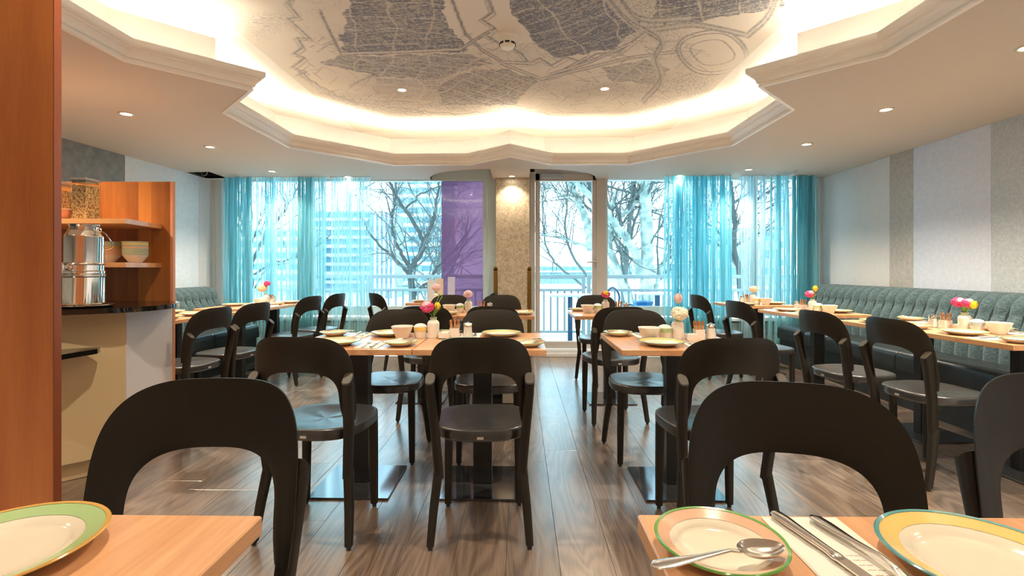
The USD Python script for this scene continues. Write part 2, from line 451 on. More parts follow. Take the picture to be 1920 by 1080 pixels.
# cove outline
CX, CY = -0.11, 3.16
q = [(2.10, 0.455), (2.10, 1.48), (1.31, 2.31), (0.45, 2.31), (0.0, 1.92)]
quad1 = [(1.64, 0.0)] + q
right = quad1
left_up = [(-x, y) for x, y in quad1[::-1]][1:]
top_half = right + left_up                       # from right cusp over the back to the left cusp
bottom = [(-x, -y) for x, y in top_half][1:-1]
COVEP = [(CX + x, CY + y) for x, y in top_half + bottom]   # counter-clockwise


def offset(pts, d):
    """Mitred offset of a closed counter-clockwise outline; positive d goes inwards."""
    p = np.asarray(pts, float)
    n = len(p)
    out = []
    for i in range(n):
        a, b, cc = p[i - 1], p[i], p[(i + 1) % n]
        u, v = (b - a) / np.linalg.norm(b - a), (cc - b) / np.linalg.norm(cc - b)
        nu, nv = np.array((-u[1], u[0])), np.array((-v[1], v[0]))
        bis = nu + nv
        bis /= np.linalg.norm(bis)
        out.append(b + bis * d / max(bis @ nu, 0.3))
    return np.array(out)


def ribbon(prof):
    """Sweeps (inward offset, z) points round the cove."""
    rings = []
    for d, z in prof:
        o = offset(COVEP, d)
        rings.append(np.c_[o, np.full(len(o), z)])
    return loft(rings, (False, False))


room = sg.Polygon([(X_L(YF), YF), (X_R(YF), YF), (X_R(YB), YB + 0.2), (X_L(YB), YB + 0.2)])
hole = sg.Polygon(COVEP)


def quarter(cx, cy, rx, ry, sx):
    t = np.linspace(0, PI / 2, 16)
    return sg.Polygon([(cx, cy + 0.2)] + [(cx, cy - ry)] + [(cx + sx * rx * math.sin(a), cy - ry * math.cos(a)) for a in t] + [(cx + sx * rx, cy + 0.2)])


rec_l = quarter(-0.36, YB, 0.80, 0.62, -1)
rec_r = quarter(0.116, YB, 0.84, 0.62, 1)
VENT = sg.Polygon([(-4.00, 5.83), (-3.73, 5.81), (-3.75, 6.19), (-4.02, 6.19)])
ce = struct('ceiling')
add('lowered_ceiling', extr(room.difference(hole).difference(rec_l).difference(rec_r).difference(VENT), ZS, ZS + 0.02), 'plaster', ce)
for r in (rec_l, rec_r):   # clearance recess over the opening sashes
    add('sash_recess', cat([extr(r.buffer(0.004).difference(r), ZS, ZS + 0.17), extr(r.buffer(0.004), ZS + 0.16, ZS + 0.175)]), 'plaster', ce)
add('tray_ceiling', extr(sg.Polygon([(-4.4, YF - 0.2), (4.2, YF - 0.2), (4.2, YB + 0.5), (-4.4, YB + 0.5)]), ZC, ZC + 0.05), 'plaster_white', ce)
add('cove_upstand', ribbon([(-0.20, ZS + 0.02), (-0.20, 2.625), (-0.165, 2.625), (-0.165, 2.30)]), 'plaster_white', ce, smooth=False)
# crown moulding
zb = ZS - 0.004
arc = [(0.018 + 0.026 * (1 - math.cos(a)), zb + 0.030 + 0.034 * math.sin(a)) for a in np.linspace(0, PI / 2, 5)]
arc2 = [(0.044 + 0.022 * math.sin(a), zb + 0.074 + 0.022 * (1 - math.cos(a))) for a in np.linspace(0, PI / 2, 5)]
prof = [(-0.012, zb), (0.010, zb), (0.010, zb + 0.012), (0.004, zb + 0.015), (0.004, zb + 0.022), (0.018, zb + 0.026)] + arc + [(0.044, zb + 0.070)] + arc2 + [(0.066, zb + 0.118), (-0.165, zb + 0.118), (-0.165, zb + 0.09), (-0.012, zb + 0.09), (-0.012, zb)]
tr = struct('trim_1', ribbon(prof), 'moulding_white', smooth=False)

# walls
wl = struct('wall_left')
add('wall_base', wallprism((X_L(YB + .3), YB + 0.3), (X_L(YF), YF), -0.12, 0, ZC), 'wall_warm', wl)
pl = lambda y, t: (X_L(y) + t, y)
for a, b, m in ((YF, 4.95, 'paper_dark'), (4.952, 6.06, 'paper_pale'), (6.062, YB, 'paper_beige')):
    add('wallpaper_panel', wallprism(pl(b, 0), pl(a, 0), 0.004, 0, ZS), m, wl, smooth=False)
wr = struct('wall_right')
add('wall_base', wallprism((X_R(YF), YF), (X_R(YB + .3), YB + 0.3), -0.12, 0, ZC), 'wall_warm', wr)
prr = lambda y: (X_R(y), y)
for a, b, m in ((YF, 2.6, 'paper_lilac'), (2.602, 3.984, 'paper_grey'), (3.986, 4.80, 'paper_lilac'), (4.802, 5.12, 'paper_taupe'), (5.122, YB, 'paper_beige')):
    add('wallpaper_panel', wallprism(prr(a), prr(b), 0.004, 0, ZS), m, wr, smooth=False)
struct('wall_front', bx(-4.5, YF - 0.12, 0, 4.2, YF, ZC), 'wall_warm')
wb = struct('wall_back')
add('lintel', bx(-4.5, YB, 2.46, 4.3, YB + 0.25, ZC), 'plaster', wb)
add('pier', bx(X_L(YB) - 0.05, YB - 0.02, 0, -3.965, YB + 0.25, 2.5), 'paper_beige', wb)
add('pier', bx(3.80, YB - 0.02, 0, 4.2, YB + 0.25, 2.5), 'paper_beige', wb)
add('jamb', bx(-3.965, YB - 0.005, 0, -3.89, YB + 0.2, 2.5), 'window_white', wb)
add('jamb', bx(3.70, YB - 0.005, 0, 3.80, YB + 0.2, 2.5), 'window_white', wb)
add('pillar', bx(-0.317, YB - 0.07, 0, 0.116, YB + 0.25, 2.5, 0.004), 'paper_gold', wb)
for a, b in ((-3.89, -0.317), (1.10, 3.70)):
    add('parapet', bx(a, YB + 0.03, 0, b, YB + 0.2, 0.46), 'window_white', wb)
    add('window_sill', bx(a, YB - 0.06, 0.46, b, YB + 0.2, 0.50, 0.006), 'window_white', wb)
    add('convector', bx(a + 0.3, YB - 0.03, 0.30, b - 0.3, YB + 0.03, 0.44, 0.006), 'radiator_grey', wb)
for xq in (-0.322, 0.108):
    add('corner_guard', cat([bx(xq - 0.022, YB - 0.085, 0, xq + 0.030, YB - 0.055, 1.13, 0.005), xf(lathe([(0.026, -0.015), (0.026, 0.015)], 16), (xq + 0.004, YB - 0.07, 1.13), rx=PI / 2)]), 'brass', wb, label='bronze corner guard with rounded top')

# windows and the glazed door
w1 = struct('window_1')
fr = []
zt_, zbm = 2.46, 0.52
fr += [bx(-3.89, YB + 0.06, zbm, -3.82, YB + 0.13, zt_, 0.005), bx(-2.80, YB + 0.06, zbm, -2.72, YB + 0.13, zt_, 0.005), bx(-0.49, YB + 0.05, zbm, -0.317, YB + 0.13, zt_, 0.006), bx(-0.44, YB + 0.03, zbm, -0.317, YB + 0.06, zt_, 0.006)]
fr += [bx(-3.89, YB + 0.06, zbm, -0.317, YB + 0.13, zbm + 0.12, 0.005), bx(-3.89, YB + 0.06, 2.275, -0.317, YB + 0.13, zt_, 0.005)]
add('window_frame', cat(fr), 'window_frame', w1)
add('pane', bx(-3.82, YB + 0.090, zbm + 0.1, -2.80, YB + 0.096, 2.28), 'pane_glass', w1)
add('pane', bx(-2.72, YB + 0.090, zbm + 0.1, -1.035, YB + 0.096, 2.28), 'pane_glass', w1)
add('pane', bx(-1.035, YB + 0.090, zbm + 0.1, -0.49, YB + 0.096, 2.28), 'purple_film', w1, label='window pane covered by a translucent purple film')
w2 = struct('window_2')
fr = [bx(1.10, YB + 0.06, zbm, 1.13, YB + 0.13, zt_), bx(2.98, YB + 0.06, zbm, 3.06, YB + 0.13, zt_, 0.005), bx(3.64, YB + 0.06, zbm, 3.70, YB + 0.13, zt_, 0.005)]
fr += [bx(1.10, YB + 0.06, zbm, 3.70, YB + 0.13, zbm + 0.12, 0.005), bx(1.10, YB + 0.06, 2.30, 3.70, YB + 0.13, zt_, 0.005)]
add('window_frame', cat(fr), 'window_frame', w2)
add('pane', bx(1.13, YB + 0.090, zbm + 0.1, 2.98, YB + 0.096, 2.31), 'pane_glass', w2)
add('pane', bx(3.06, YB + 0.090, zbm + 0.1, 3.64, YB + 0.096, 2.31), 'pane_glass', w2)
d1 = struct('door_1')
add('door_frame', cat([bx(0.116, YB, 0, 0.185, YB + 0.14, zt_, 0.004), bx(0.975, YB, 0, 1.10, YB + 0.14, zt_, 0.004), bx(0.116, YB, 2.37, 1.10, YB + 0.14, zt_, 0.004)]), 'door_frame', d1)
lf = d1
add('door_leaf', cat([bx(0.19, YB + 0.02, 0.10, 0.252, YB + 0.09, 2.36, 0.008), bx(0.925, YB + 0.02, 0.10, 0.985, YB + 0.09, 2.36, 0.008), bx(0.19, YB + 0.02, 2.26, 0.985, YB + 0.09, 2.36, 0.008), bx(0.19, YB + 0.02, 0.10, 0.985, YB + 0.09, 0.19, 0.008)]), 'door_frame', lf)
add('pane', bx(0.25, YB + 0.050, 0.18, 0.93, YB + 0.056, 2.27), 'pane_glass', lf)
add('door_closer', bx(0.255, YB - 0.04, 2.285, 0.54, YB + 0.02, 2.345, 0.004), 'steel_brushed', lf)
add('door_handle', cat([bx(0.955, YB + 0.008, 1.14, 0.985, YB + 0.022, 1.29, 0.004), tube([(0.97, YB + 0.02, 1.215), (0.97, YB - 0.03, 1.215), (0.955, YB - 0.04, 1.215), (0.85, YB - 0.04, 1.215)], 0.009, 8)]), 'steel_brushed', lf)
add('door_sill', cat([bx(0.116, YB - 0.02, 0, 1.10, YB + 0.3, 0.09, 0.006)]), 'window_white', d1)
add('door_kick', bx(0.116, YB - 0.045, 0, 1.10, YB - 0.02, 0.045, 0.004), 'paper_beige', d1)
struct('baseboard_right', wallprism((X_R(6.2) - 0.006, 6.2), (X_R(YF) - 0.006, YF), -0.012, 0, 0.07), 'plaster_white')


# ---------------------------------------------------------------- the printed mural on the tray ceiling
def ceil_pt(px, py):
    """Where a point of the print lies on the tray ceiling."""
    d = FPX * (ZC - CAM_H) / (505 - py)
    u = (px - 960) / FPX
    return d * (-math.sin(YAW) + u * math.cos(YAW)), d * (math.cos(YAW) + u * math.sin(YAW))


MX0, MX1, MY0, MY1, MS = -2.02, 1.82, 2.55, 6.05, 0.0085
gx, gy = np.arange(MX0, MX1, MS), np.arange(MY0, MY1, MS)
GX, GY = np.meshgrid(gx, gy)
ink = np.zeros_like(GX)


def ncoord(sx, sy, seed, oct=4):
    return meshkit.fbm(np.stack([GX * sx, GY * sy, np.full_like(GX, seed * 3.3)], -1), oct, seed)


def line(pts, w, val, mode='max'):
    global ink
    p = np.array([ceil_pt(*a) for a in pts])
    for a, b in zip(p[:-1], p[1:]):
        lo, hi = np.minimum(a, b) - 3 * w, np.maximum(a, b) + 3 * w
        i0, i1 = np.searchsorted(gy, (lo[1], hi[1]))
        j0, j1 = np.searchsorted(gx, (lo[0], hi[0]))
        if i1 <= i0 or j1 <= j0:
            continue
        X, Y = GX[i0:i1, j0:j1] - a[0], GY[i0:i1, j0:j1] - a[1]
        d = b - a
        t = np.clip((X * d[0] + Y * d[1]) / (d @ d), 0, 1)
        dist = np.hypot(X - t * d[0], Y - t * d[1])
        m = np.clip(1.5 - dist / w, 0, 1)
        sub = ink[i0:i1, j0:j1]
        ink[i0:i1, j0:j1] = np.maximum(sub, val * m) if mode == 'max' else sub * (1 - m) + val * m


JX, JY = 0.16 * (ncoord(9, 9, 71, 3) - 0.5), 0.16 * (ncoord(9, 9, 72, 3) - 0.5)


def inside(pts):
    poly = np.array([ceil_pt(*a) for a in pts])
    r = np.zeros(GX.shape, bool)
    QX, QY = GX + JX, GY + JY
    n = len(poly)
    for i in range(n):
        (x1, y1), (x2, y2) = poly[i], poly[(i + 1) % n]
        if y1 == y2:
            continue
        cnd = (QY > min(y1, y2)) & (QY <= max(y1, y2)) & (QX < (x2 - x1) * (QY - y1) / (y2 - y1) + x1)
        r ^= cnd
    return r


def quarter_of_town(pts, tone, ang, bw, bh, seed):
    global ink
    m = inside(pts)
    ca, sa = math.cos(ang), math.sin(ang)
    wob = 0.10 * (ncoord(1.3, 1.3, seed) - 0.5)
    U, V = (GX * ca + GY * sa + wob) / bw, (-GX * sa + GY * ca + wob) / bh
    r = np.random.default_rng(seed)
    tab = r.random((512, 512))
    rowshift = r.random(512)
    iv = np.floor(V).astype(int)
    U2 = U + rowshift[iv % 512] * 3
    iu = np.floor(U2).astype(int)
    fu, fv = U2 - iu, V - iv
    street = (fu < 0.10) | (fv < 0.16)
    Wb = 0.34 * (ncoord(1.6, 1.6, seed + 7, 3) - 0.5) + 0.05 * (ncoord(7, 7, seed + 8, 2) - 0.5)
    au, av = (GX * ca + GY * sa + wob + Wb) / (bw * 4.3), (-GX * sa + GY * ca + wob - Wb) / (bh * 5.2)
    avenue = (np.abs(au - np.round(au)) < 0.026) | (np.abs(av - np.round(av)) < 0.034)
    alley = (np.abs(av * 2.6 + au - np.round(av * 2.6 + au)) < 0.06)
    lot = tone * (0.70 + 0.55 * tab[iu % 512, iv % 512])
    fine = r.random(GX.shape) * 0.30 * tone
    lot = lot * (0.55 + 0.9 * ncoord(3.0, 3.0, seed + 3))
    val = np.where(avenue, tone * 0.30, np.where(alley, tone * 0.42, np.where(street, tone * 0.50, lot + fine - 0.12 * tone)))
    ink = np.where(m, np.maximum(ink * 0.4, val), ink)


farm = np.clip(ncoord(1.2, 1.2, 3) - 0.42, 0, 1) * 1.1
ang_f = ncoord(0.9, 0.9, 5) * 6
hat = (np.sin((GX * np.cos(ang_f) + GY * np.sin(ang_f)) * 170) > 0.55) * 0.24
ink += np.where(farm > 0.03, hat * np.clip(farm * 6, 0, 1), 0) + farm * 0.35
quarter_of_town([(655, -40), (832, -40), (838, 45), (868, 80), (878, 96), (800, 97), (642, 102), (648, 40)], 0.72, 0.10, 0.062, 0.034, 21)
quarter_of_town([(600, 118), (642, 104), (878, 99), (925, 118), (880, 128), (820, 150), (705, 142)], 0.44, 0.5, 0.06, 0.034, 22)
quarter_of_town([(940, -40), (1140, -40), (1205, 50), (1150, 92), (1035, 108), (1008, 85), (955, 18)], 0.74, -0.45, 0.068, 0.034, 23)
quarter_of_town([(1215, -40), (1480, -40), (1465, 14), (1300, 44), (1232, 40)], 0.66, -0.35, 0.06, 0.034, 24)
quarter_of_town([(880, 132), (950, 130), (1010, 150), (965, 196), (830, 196), (820, 165)], 0.46, 0.8, 0.06, 0.034, 25)
quarter_of_town([(1130, 128), (1215, 112), (1258, 128), (1240, 160), (1150, 150)], 0.34, 0.3, 0.06, 0.034, 26)
quarter_of_town([(700, 146), (830, 152), (815, 196), (700, 196)], 0.22, 0.2, 0.10, 0.06, 27)
for z in ([(548, -10), (540, 6), (562, 32), (540, 34), (560, 52), (582, 72), (558, 70), (568, 88), (552, 100), (572, 108), (548, 126), (575, 134), (556, 142)],
          [(905, -30), (924, 22), (904, 36), (928, 52), (912, 66), (932, 78)],
          [(952, 84), (978, 100), (992, 118), (1012, 108), (1034, 122), (1062, 106), (1094, 116), (1118, 100), (1160, 98), (1182, 80), (1206, 62)]):
    line(z, 0.010, 0.42)
    line([(x + 5, y + 5) for x, y in z], 0.007, 0.28)
    line([(x - 6, y + 2) for x, y in z], 0.007, 0.22)
for z in ([(840, -20), (872, 62), (902, 92), (942, 116), (990, 118)], [(640, 100), (722, 98), (862, 92), (918, 58)], [(1100, 108), (1040, 140), (1012, 150)], [(600, 20), (622, 66), (640, 100)],
          [(1180, 82), (1105, 116), (1030, 140)], [(940, 118), (1015, 148), (1180, 108), (1270, 96)]):
    line(z, 0.020, 0.10, 'set')
    line([(x, y - 2.4) for x, y in z], 0.006, 0.55)
    line([(x, y + 2.4) for x, y in z], 0.006, 0.55)
for z in ([(1128, -20), (1168, 28), (1200, 52), (1232, 54), (1292, 46), (1340, 52), (1402, 66)], [(1206, 54), (1240, 78), (1228, 108), (1238, 150), (1205, 190)],
          [(1402, 66), (1440, 30), (1462, -20)], [(1150, -20), (1200, 34), (1290, 34)]):
    sm = [tuple(p) for p in smoothpath(z, 6)]
    line(sm, 0.030, 0.16, 'set')
    for o in (-5, -3, 3, 5):
        line([(x + o * 0.3, y + o) for x, y in sm], 0.006, 0.42)
for rx_, ry_, w_ in ((66, 42, 0.010), (60, 36, 0.007), (40, 24, 0.006)):
    line([(1336 + rx_ * math.cos(a) + 4 * math.sin(3 * a), 98 + ry_ * math.sin(a)) for a in np.linspace(0, 2 * PI, 60)], w_, 0.4)
edge = [(560, 132), (600, 160), (660, 188), (760, 204), (850, 212), (960, 208), (1080, 218), (1190, 222), (1258, 234), (1300, 214), (1345, 176)]
for o, v_ in ((0, 0.42), (4, 0.3), (9, 0.22)):
    sm = smoothpath(edge, 10)
    line([(x, y + o + rng.uniform(-2, 2)) for x, y in sm], 0.008, v_)
for _ in range(520):
    x_, y_ = rng.uniform(560, 1320), rng.uniform(60, 225)
    a_ = rng.choice([0.2, -0.35, 0.9, 2.2]) + rng.uniform(-0.2, 0.2)
    l_ = rng.uniform(10, 46)
    line([(x_, y_), (x_ + l_ * math.cos(a_), y_ + 0.5 * l_ * math.sin(a_))], 0.005, rng.uniform(0.12, 0.36))
ex = np.minimum(np.minimum((GX - MX0) / 0.12, (MX1 - GX) / 0.12), np.minimum((GY - MY0) / 0.12, (5.72 - GY) / 0.30))
ink *= np.clip(ex, 0, 1) * (0.75 + 0.5 * ncoord(2, 2, 9))
ink = np.clip(ink, 0, 1)
nr, nc = GX.shape
vv = np.c_[GX.ravel(), GY.ravel(), np.full(GX.size, ZC - 0.002)]
ii = np.arange(nr * nc).reshape(nr, nc)
ff = np.stack([ii[:-1, :-1], ii[1:, :-1], ii[1:, 1:], ii[:-1, 1:]], -1).reshape(-1, 4)
mural = add('map_mural', (vv, ff), 'mural_print', ce, smooth=False, label='engraved old town map printed on the tray ceiling')
UsdGeom.PrimvarsAPI(UsdGeom.Mesh(mural)).CreatePrimvar('ink', Sdf.ValueTypeNames.FloatArray, 'vertex').Set(ink.ravel().astype(np.float32).tolist())

# ---------------------------------------------------------------- lamps
o1, o2 = offset(COVEP, -0.215), offset(COVEP, -0.235)
strip = loft([np.c_[o1, np.full(len(o1), 2.605)], np.c_[o2, np.full(len(o2), 2.605)]], (False, False))
o3, o4 = offset(COVEP, -0.030), offset(COVEP, -0.036)
strip2 = loft([np.c_[o3, np.full(len(o3), 2.4055)], np.c_[o4, np.full(len(o4), 2.4055)]], (False, False))
lt = thing('cove_light', 'warm light strip hidden behind the cove of the tray ceiling', 'light strip')
add('light_strip', strip, 'cove_glow', lt, smooth=False)
add('light_strip', strip2, 'cove_glow_low', lt, smooth=False)


def downlight(x, y, z, label, power=1.0, group=None):
    t = thing('downlight', label, 'downlight', (x, y, z), 0, group)
    add('ring', lathe([(0.036, -0.002), (0.041, -0.006), (0.047, -0.006), (0.052, -0.001), (0.052, 0.0), (0.036, 0.0)], 28, (False, False)), 'lamp_ring', t)
    add('reflector', lathe([(0.037, -0.004), (0.030, 0.018), (0.026, 0.019)], 24, (False, False)), 'chrome', t)
    add('lamp_face', loft([circ(0.034, -0.0035, 14)], (False, True)), 'lamp_glow', t)
    L = UsdLux.SphereLight.Define(stage, str(t.GetPath()) + '/spot_light')
    L.AddTranslateOp().Set(Gf.Vec3d(0, 0, -0.03))
    L.CreateRadiusAttr(0.012)
    L.CreateNormalizeAttr(True)
    L.CreateIntensityAttr(SPOT * power)
    L.CreateColorAttr(Gf.Vec3f(*WARM))
    sh = UsdLux.ShapingAPI.Apply(L.GetPrim())
    sh.CreateShapingConeAngleAttr(62.0)
    sh.CreateShapingConeSoftnessAttr(0.9)


rowname = {2.62: 'nearest', 3.62: 'second', 4.61: 'third', 5.77: 'rearmost'}
for yy in (-1.4, -0.4, 0.62, 1.62, 2.62, 3.62, 4.61, 5.77):
    for xx, sd in ((-2.95, 'left'), (2.66, 'right')):
        if yy > 2.7 or (sd == 'right' and yy > 2.5):
            lb = f'recessed downlight in the {sd} side of the lowered ceiling, {rowname[yy]} of its row'
        else:
            lb = 'recessed downlight in the lowered ceiling beyond the picture edge'
        downlight(xx, yy, ZS, lb, group=None if lb.startswith('recessed downlight in the ' + sd) else 'downlights out of view')
for xx, lb in ((-2.17, 'recessed downlight by the windows above the sheer curtain edge'), (-0.108, 'recessed downlight washing the gold papered pillar'), (1.974, 'recessed downlight by the windows above the turquoise curtain')):
    downlight(xx, 6.13, ZS, lb, 0.22)
for xx, sd in ((-1.12, 'left'), (0.79, 'right')):
    downlight(xx, 4.62, ZC - 0.002, f'recessed downlight in the map mural, {sd} of the smoke detector')
    downlight(xx, 1.70, ZC - 0.002, 'recessed downlight in the tray ceiling beyond the picture edge', group='downlights out of view')
for xx in (-1.8, 0.0, 1.8):
    downlight(xx, -1.2, ZS, 'recessed downlight in the lowered ceiling beyond the picture edge', group='downlights out of view')

sm_ = thing('smoke_detector', 'round white smoke detector on the map mural', 'smoke detector', (-0.095, 3.56, ZC - 0.002))
add('base', lathe([(0.0, 0.0), (0.074, 0.0), (0.074, -0.018), (0.068, -0.026), (0.0, -0.026)], 32), 'plastic_white', sm_)
add('head', lathe([(0.0, -0.026), (0.060, -0.026), (0.062, -0.042), (0.058, -0.070), (0.044, -0.092), (0.030, -0.098), (0.0, -0.099)], 32), 'plastic_white', sm_)
add('sensor_slot', cat([xf(bx(0.054, -0.016, -0.074, 0.0605, 0.016, -0.062), rz=a) for a in np.arange(8) * PI / 4]), 'dark_void', sm_)
for xx, yy, sd in ((-3.58, 6.03, 'left'), (3.19, 5.93, 'right')):
    t = thing('ceiling_speaker', f'round grey ceiling speaker grille near the {sd} end of the windows', 'speaker', (xx, yy, ZS))
    add('rim', lathe([(0.115, 0.0), (0.115, -0.006), (0.104, -0.008), (0.104, 0.0)], 36, (False, False)), 'plastic_white', t)
    add('grille', lathe([(0.0, -0.0075), (0.06, -0.007), (0.104, -0.005)], 36, (False, False)), 'grille_grey', t)
t = thing('ceiling_opening', 'open black service hatch with a loose cable in the ceiling corner', 'ceiling hatch', (-3.91, 6.01, ZS))
loc = affinity.translate(VENT, 3.91, -6.01)
add('shaft', cat([extr(loc.buffer(0.012).difference(loc), 0.0, 0.22), extr(loc.buffer(0.012), 0.22, 0.23)]), 'dark_void', t)
add('cable', tube(smoothpath([(-0.10, 0.05, 0.2), (-0.07, 0.03, 0.06), (-0.02, 0.0, 0.004), (0.04, -0.02, 0.02), (0.10, -0.05, 0.2)], 6), 0.005, 6), 'grille_grey', t)

# ---------------------------------------------------------------- furniture: chairs
def back_y(x, z):
    return -0.262 + 0.060 * (abs(x) / 0.2) ** 2.2 - 0.17 * (z - 0.70)


def build_chair(t):
    # seat: a rounded square, thick edge, dished top
    def ring(k, z, dish=0.0):
        n = 48
        a = np.arange(n) * 2 * PI / n
        ca, sa = np.cos(a), np.sin(a)
        x = np.sign(ca) * np.abs(ca) ** (2 / 2.9) * 0.214 * k
        y = np.sign(sa) * np.abs(sa) ** (2 / 2.9) * 0.205 * k
        x = x * (1 - 0.10 * (0.205 - y) / 0.41)
        return np.c_[x, y, np.full(n, z) - dish * (0.6 + 0.4 * np.cos(a * 2) ** 2)]
    add('seat', loft([ring(.90, .418), ring(.975, .419), ring(.995, .424), ring(1.0, .432), ring(1.0, .452), ring(.992, .4605), ring(.97, .4645), ring(.93, .4655), ring(.8, .4640, .002), ring(.6, .4605, .004), ring(.35, .457, .004), ring(.1, .4555, .003)]), 'chair_seat', t, smooth=50)
    # bent arch backrest
    th = np.linspace(0, PI, 57)
    ct, st = np.cos(th), np.sin(th)
    ox, oz = np.sign(ct) * np.abs(ct) ** (2 / 4.0) * 0.211, 0.585 + 0.270 * np.abs(st) ** (2 / 4.0)
    ix, iz = np.sign(ct) * np.abs(ct) ** (2 / 3.2) * 0.155, 0.585 + 0.126 * np.abs(st) ** (2 / 3.2)
    e1 = [(.202, .500, .166, .500), (.208, .545, .158, .545)]      # the arms run on down beside the legs
    ox, oz = np.r_[[q[0] for q in e1], ox, [-q[0] for q in e1[::-1]]], np.r_[[q[1] for q in e1], oz, [q[1] for q in e1[::-1]]]
    ix, iz = np.r_[[q[2] for q in e1], ix, [-q[2] for q in e1[::-1]]], np.r_[[q[3] for q in e1], iz, [q[3] for q in e1[::-1]]]
    secs = []
    for k in range(len(ox)):
        row = []
        for u in np.linspace(0, 1, 6):
            x, z = ix[k] + (ox[k] - ix[k]) * u, iz[k] + (oz[k] - iz[k]) * u
            row.append((x, z))
        tk = 0.0065
        sec = []
        for (x, z), e in zip(row, (0.35, 1, 1, 1, 1, 0.35)):
            sec.append((x, back_y(x, z) + tk * e, z))
        for (x, z), e in list(zip(row, (0.35, 1, 1, 1, 1, 0.35)))[::-1]:
            sec.append((x, back_y(x, z) - tk * e, z))
        secs.append(sec)
    add('backrest', loft(secs), 'chair_black', t, smooth=45)

    def sect(p, a, b, n=14, sq=3.2, tilt=0.0):
        r = circ(a, 0, n, sq=sq, ry=b)
        r[:, 2] = r[:, 1] * tilt
        return r + p
    for sx in (-1, 1):
        up = [sect((sx * 0.170, -0.165, 0.262), 0.018, 0.021), sect((sx * 0.184, -0.186, 0.45), 0.019, 0.022), sect((sx * 0.196, -0.219, 0.62), 0.020, 0.022), sect((sx * 0.198, -0.232, 0.684), 0.020, 0.022, tilt=0.9)]
        lo = [sect((sx * 0.199, -0.221, 0.014), 0.0155, 0.0155), sect((sx * 0.189, -0.193, 0.15), 0.0180, 0.0185), sect((sx * 0.175, -0.166, 0.278), 0.0190, 0.0225), sect((sx * 0.174, -0.162, 0.300), 0.0185, 0.017)]
        lg = add('leg', cat([loft(up), loft(lo)]), 'chair_black', t, smooth=40)
        cap = sect((sx * 0.198, -0.2325, 0.6852), 0.0175, 0.0195, tilt=0.9)
        add('lit_end_cap', loft([cap, cap + (0, -0.0008, 0.0008)]), 'chair_end_lit', lg, smooth=False, label='bevelled rear leg end coloured paler as if catching light')
        add('glide', xf(lathe([(0.009, 0.0), (0.010, 0.002), (0.010, 0.016)], 10), (sx * 0.199, -0.221, 0.0)), 'chair_glide', lg)
    for sx in (-1, 1):
        fl_ = loft([sect((sx * 0.168, 0.140, 0.014), 0.0160, 0.0155), sect((sx * 0.166, 0.139, 0.2), 0.0185, 0.0180), sect((sx * 0.163, 0.138, 0.425), 0.0205, 0.0200)])
        lg = add('leg', fl_, 'chair_black', t, smooth=40)
        add('glide', xf(lathe([(0.009, 0.0), (0.010, 0.002), (0.010, 0.016)], 10), (sx * 0.168, 0.140, 0.0)), 'chair_glide', lg)
    add('label_plate', bx(-0.013, -0.2068, 0.431, 0.013, -0.2040, 0.441), 'tag_silver', t, smooth=False, label='tiny silver maker plate on the rear seat edge')


chair = copies('dining_chair', 'chair', 'chair', build_chair)
R = math.radians
CH = 'black arched chair '
chairs = [
    # facing away from the camera at the front tables
    (-0.170, 2.185, 2, CH + 'in front of the middle table pair, the one by the aisle'),
    (-0.870, 2.185, -4, CH + 'in front of the middle table pair, the one nearer the buffet'),
    (0.825, 2.185, 3, CH + 'tucked under the near side of the single aisle table'),
    # their opposites, facing the camera
    (-0.790, 2.945, 180, CH + 'on the far side of the middle table pair behind the flower vase'),
    (-0.185, 2.945, 180, CH + 'on the far side of the middle table pair at its aisle end'),
    (0.735, 2.945, 180, CH + 'on the far side of the single aisle table with the tulip'),
    # rear tables, facing away
    (-0.700, 3.80, 0, CH + 'seen from behind at the rear table pair, nearer the curtains'),
    (-0.205, 3.80, 0, CH + 'seen from behind at the rear table pair, nearer the pillar'),
    (0.690, 3.76, 8, CH + 'seen from behind at the rear table by the glazed door'),
    (-0.725, 4.80, 180, CH + 'facing us behind the rear table pair beside the purple window'),
    (-0.200, 4.80, 180, CH + 'facing us behind the rear table pair in front of the pillar'),
    (0.765, 4.78, 180, CH + 'facing us behind the rear table by the glazed door'),
    # foreground
    (-0.672, 0.810, 182, CH + 'large in the foreground behind the green plate table', 1.02),
    (0.520, 0.800, 168, CH + 'large in the foreground behind the cutlery napkin', 1.02),
    (1.135, 0.810, 170, CH + 'cut off by the right picture edge', 1.04),
    # left bench tables
    (-2.375, 3.42, 82, CH + 'at the left bench, nearest to the wooden shelf'),
    (-2.350, 3.92, 80, CH + 'at the left bench, second from the wooden shelf'),
    (-2.320, 4.90, 78, CH + 'at the left bench, third from the wooden shelf'),
    (-2.260, 5.42, 80, CH + 'at the left bench, the one nearest the curtains'),
    # right bench tables
    (2.262, 2.74, -84, CH + 'at the right bench, nearest to the camera'),
    (2.158, 3.24, -82, CH + 'at the right bench, second from the camera'),
    (2.070, 4.22, -80, CH + 'at the right bench beside the third table'),
    (2.100, 5.22, -82, CH + 'at the right bench nearest the turquoise curtain'),
    # small table by the window
    (-1.450, 5.66, -50, CH + 'turned sideways at the small window table, left of it'),
    (-0.560, 5.72, 80, CH + 'turned sideways at the small window table, beside the pillar'),
]
for x, y, a, lb, *sc_ in chairs:
    chair(lb, (x, y, 0.001), R(a), sc=sc_[0] if sc_ else 1.0)

# ---------------------------------------------------------------- tables
TW, TD, TH = 0.640, 0.620, 0.735


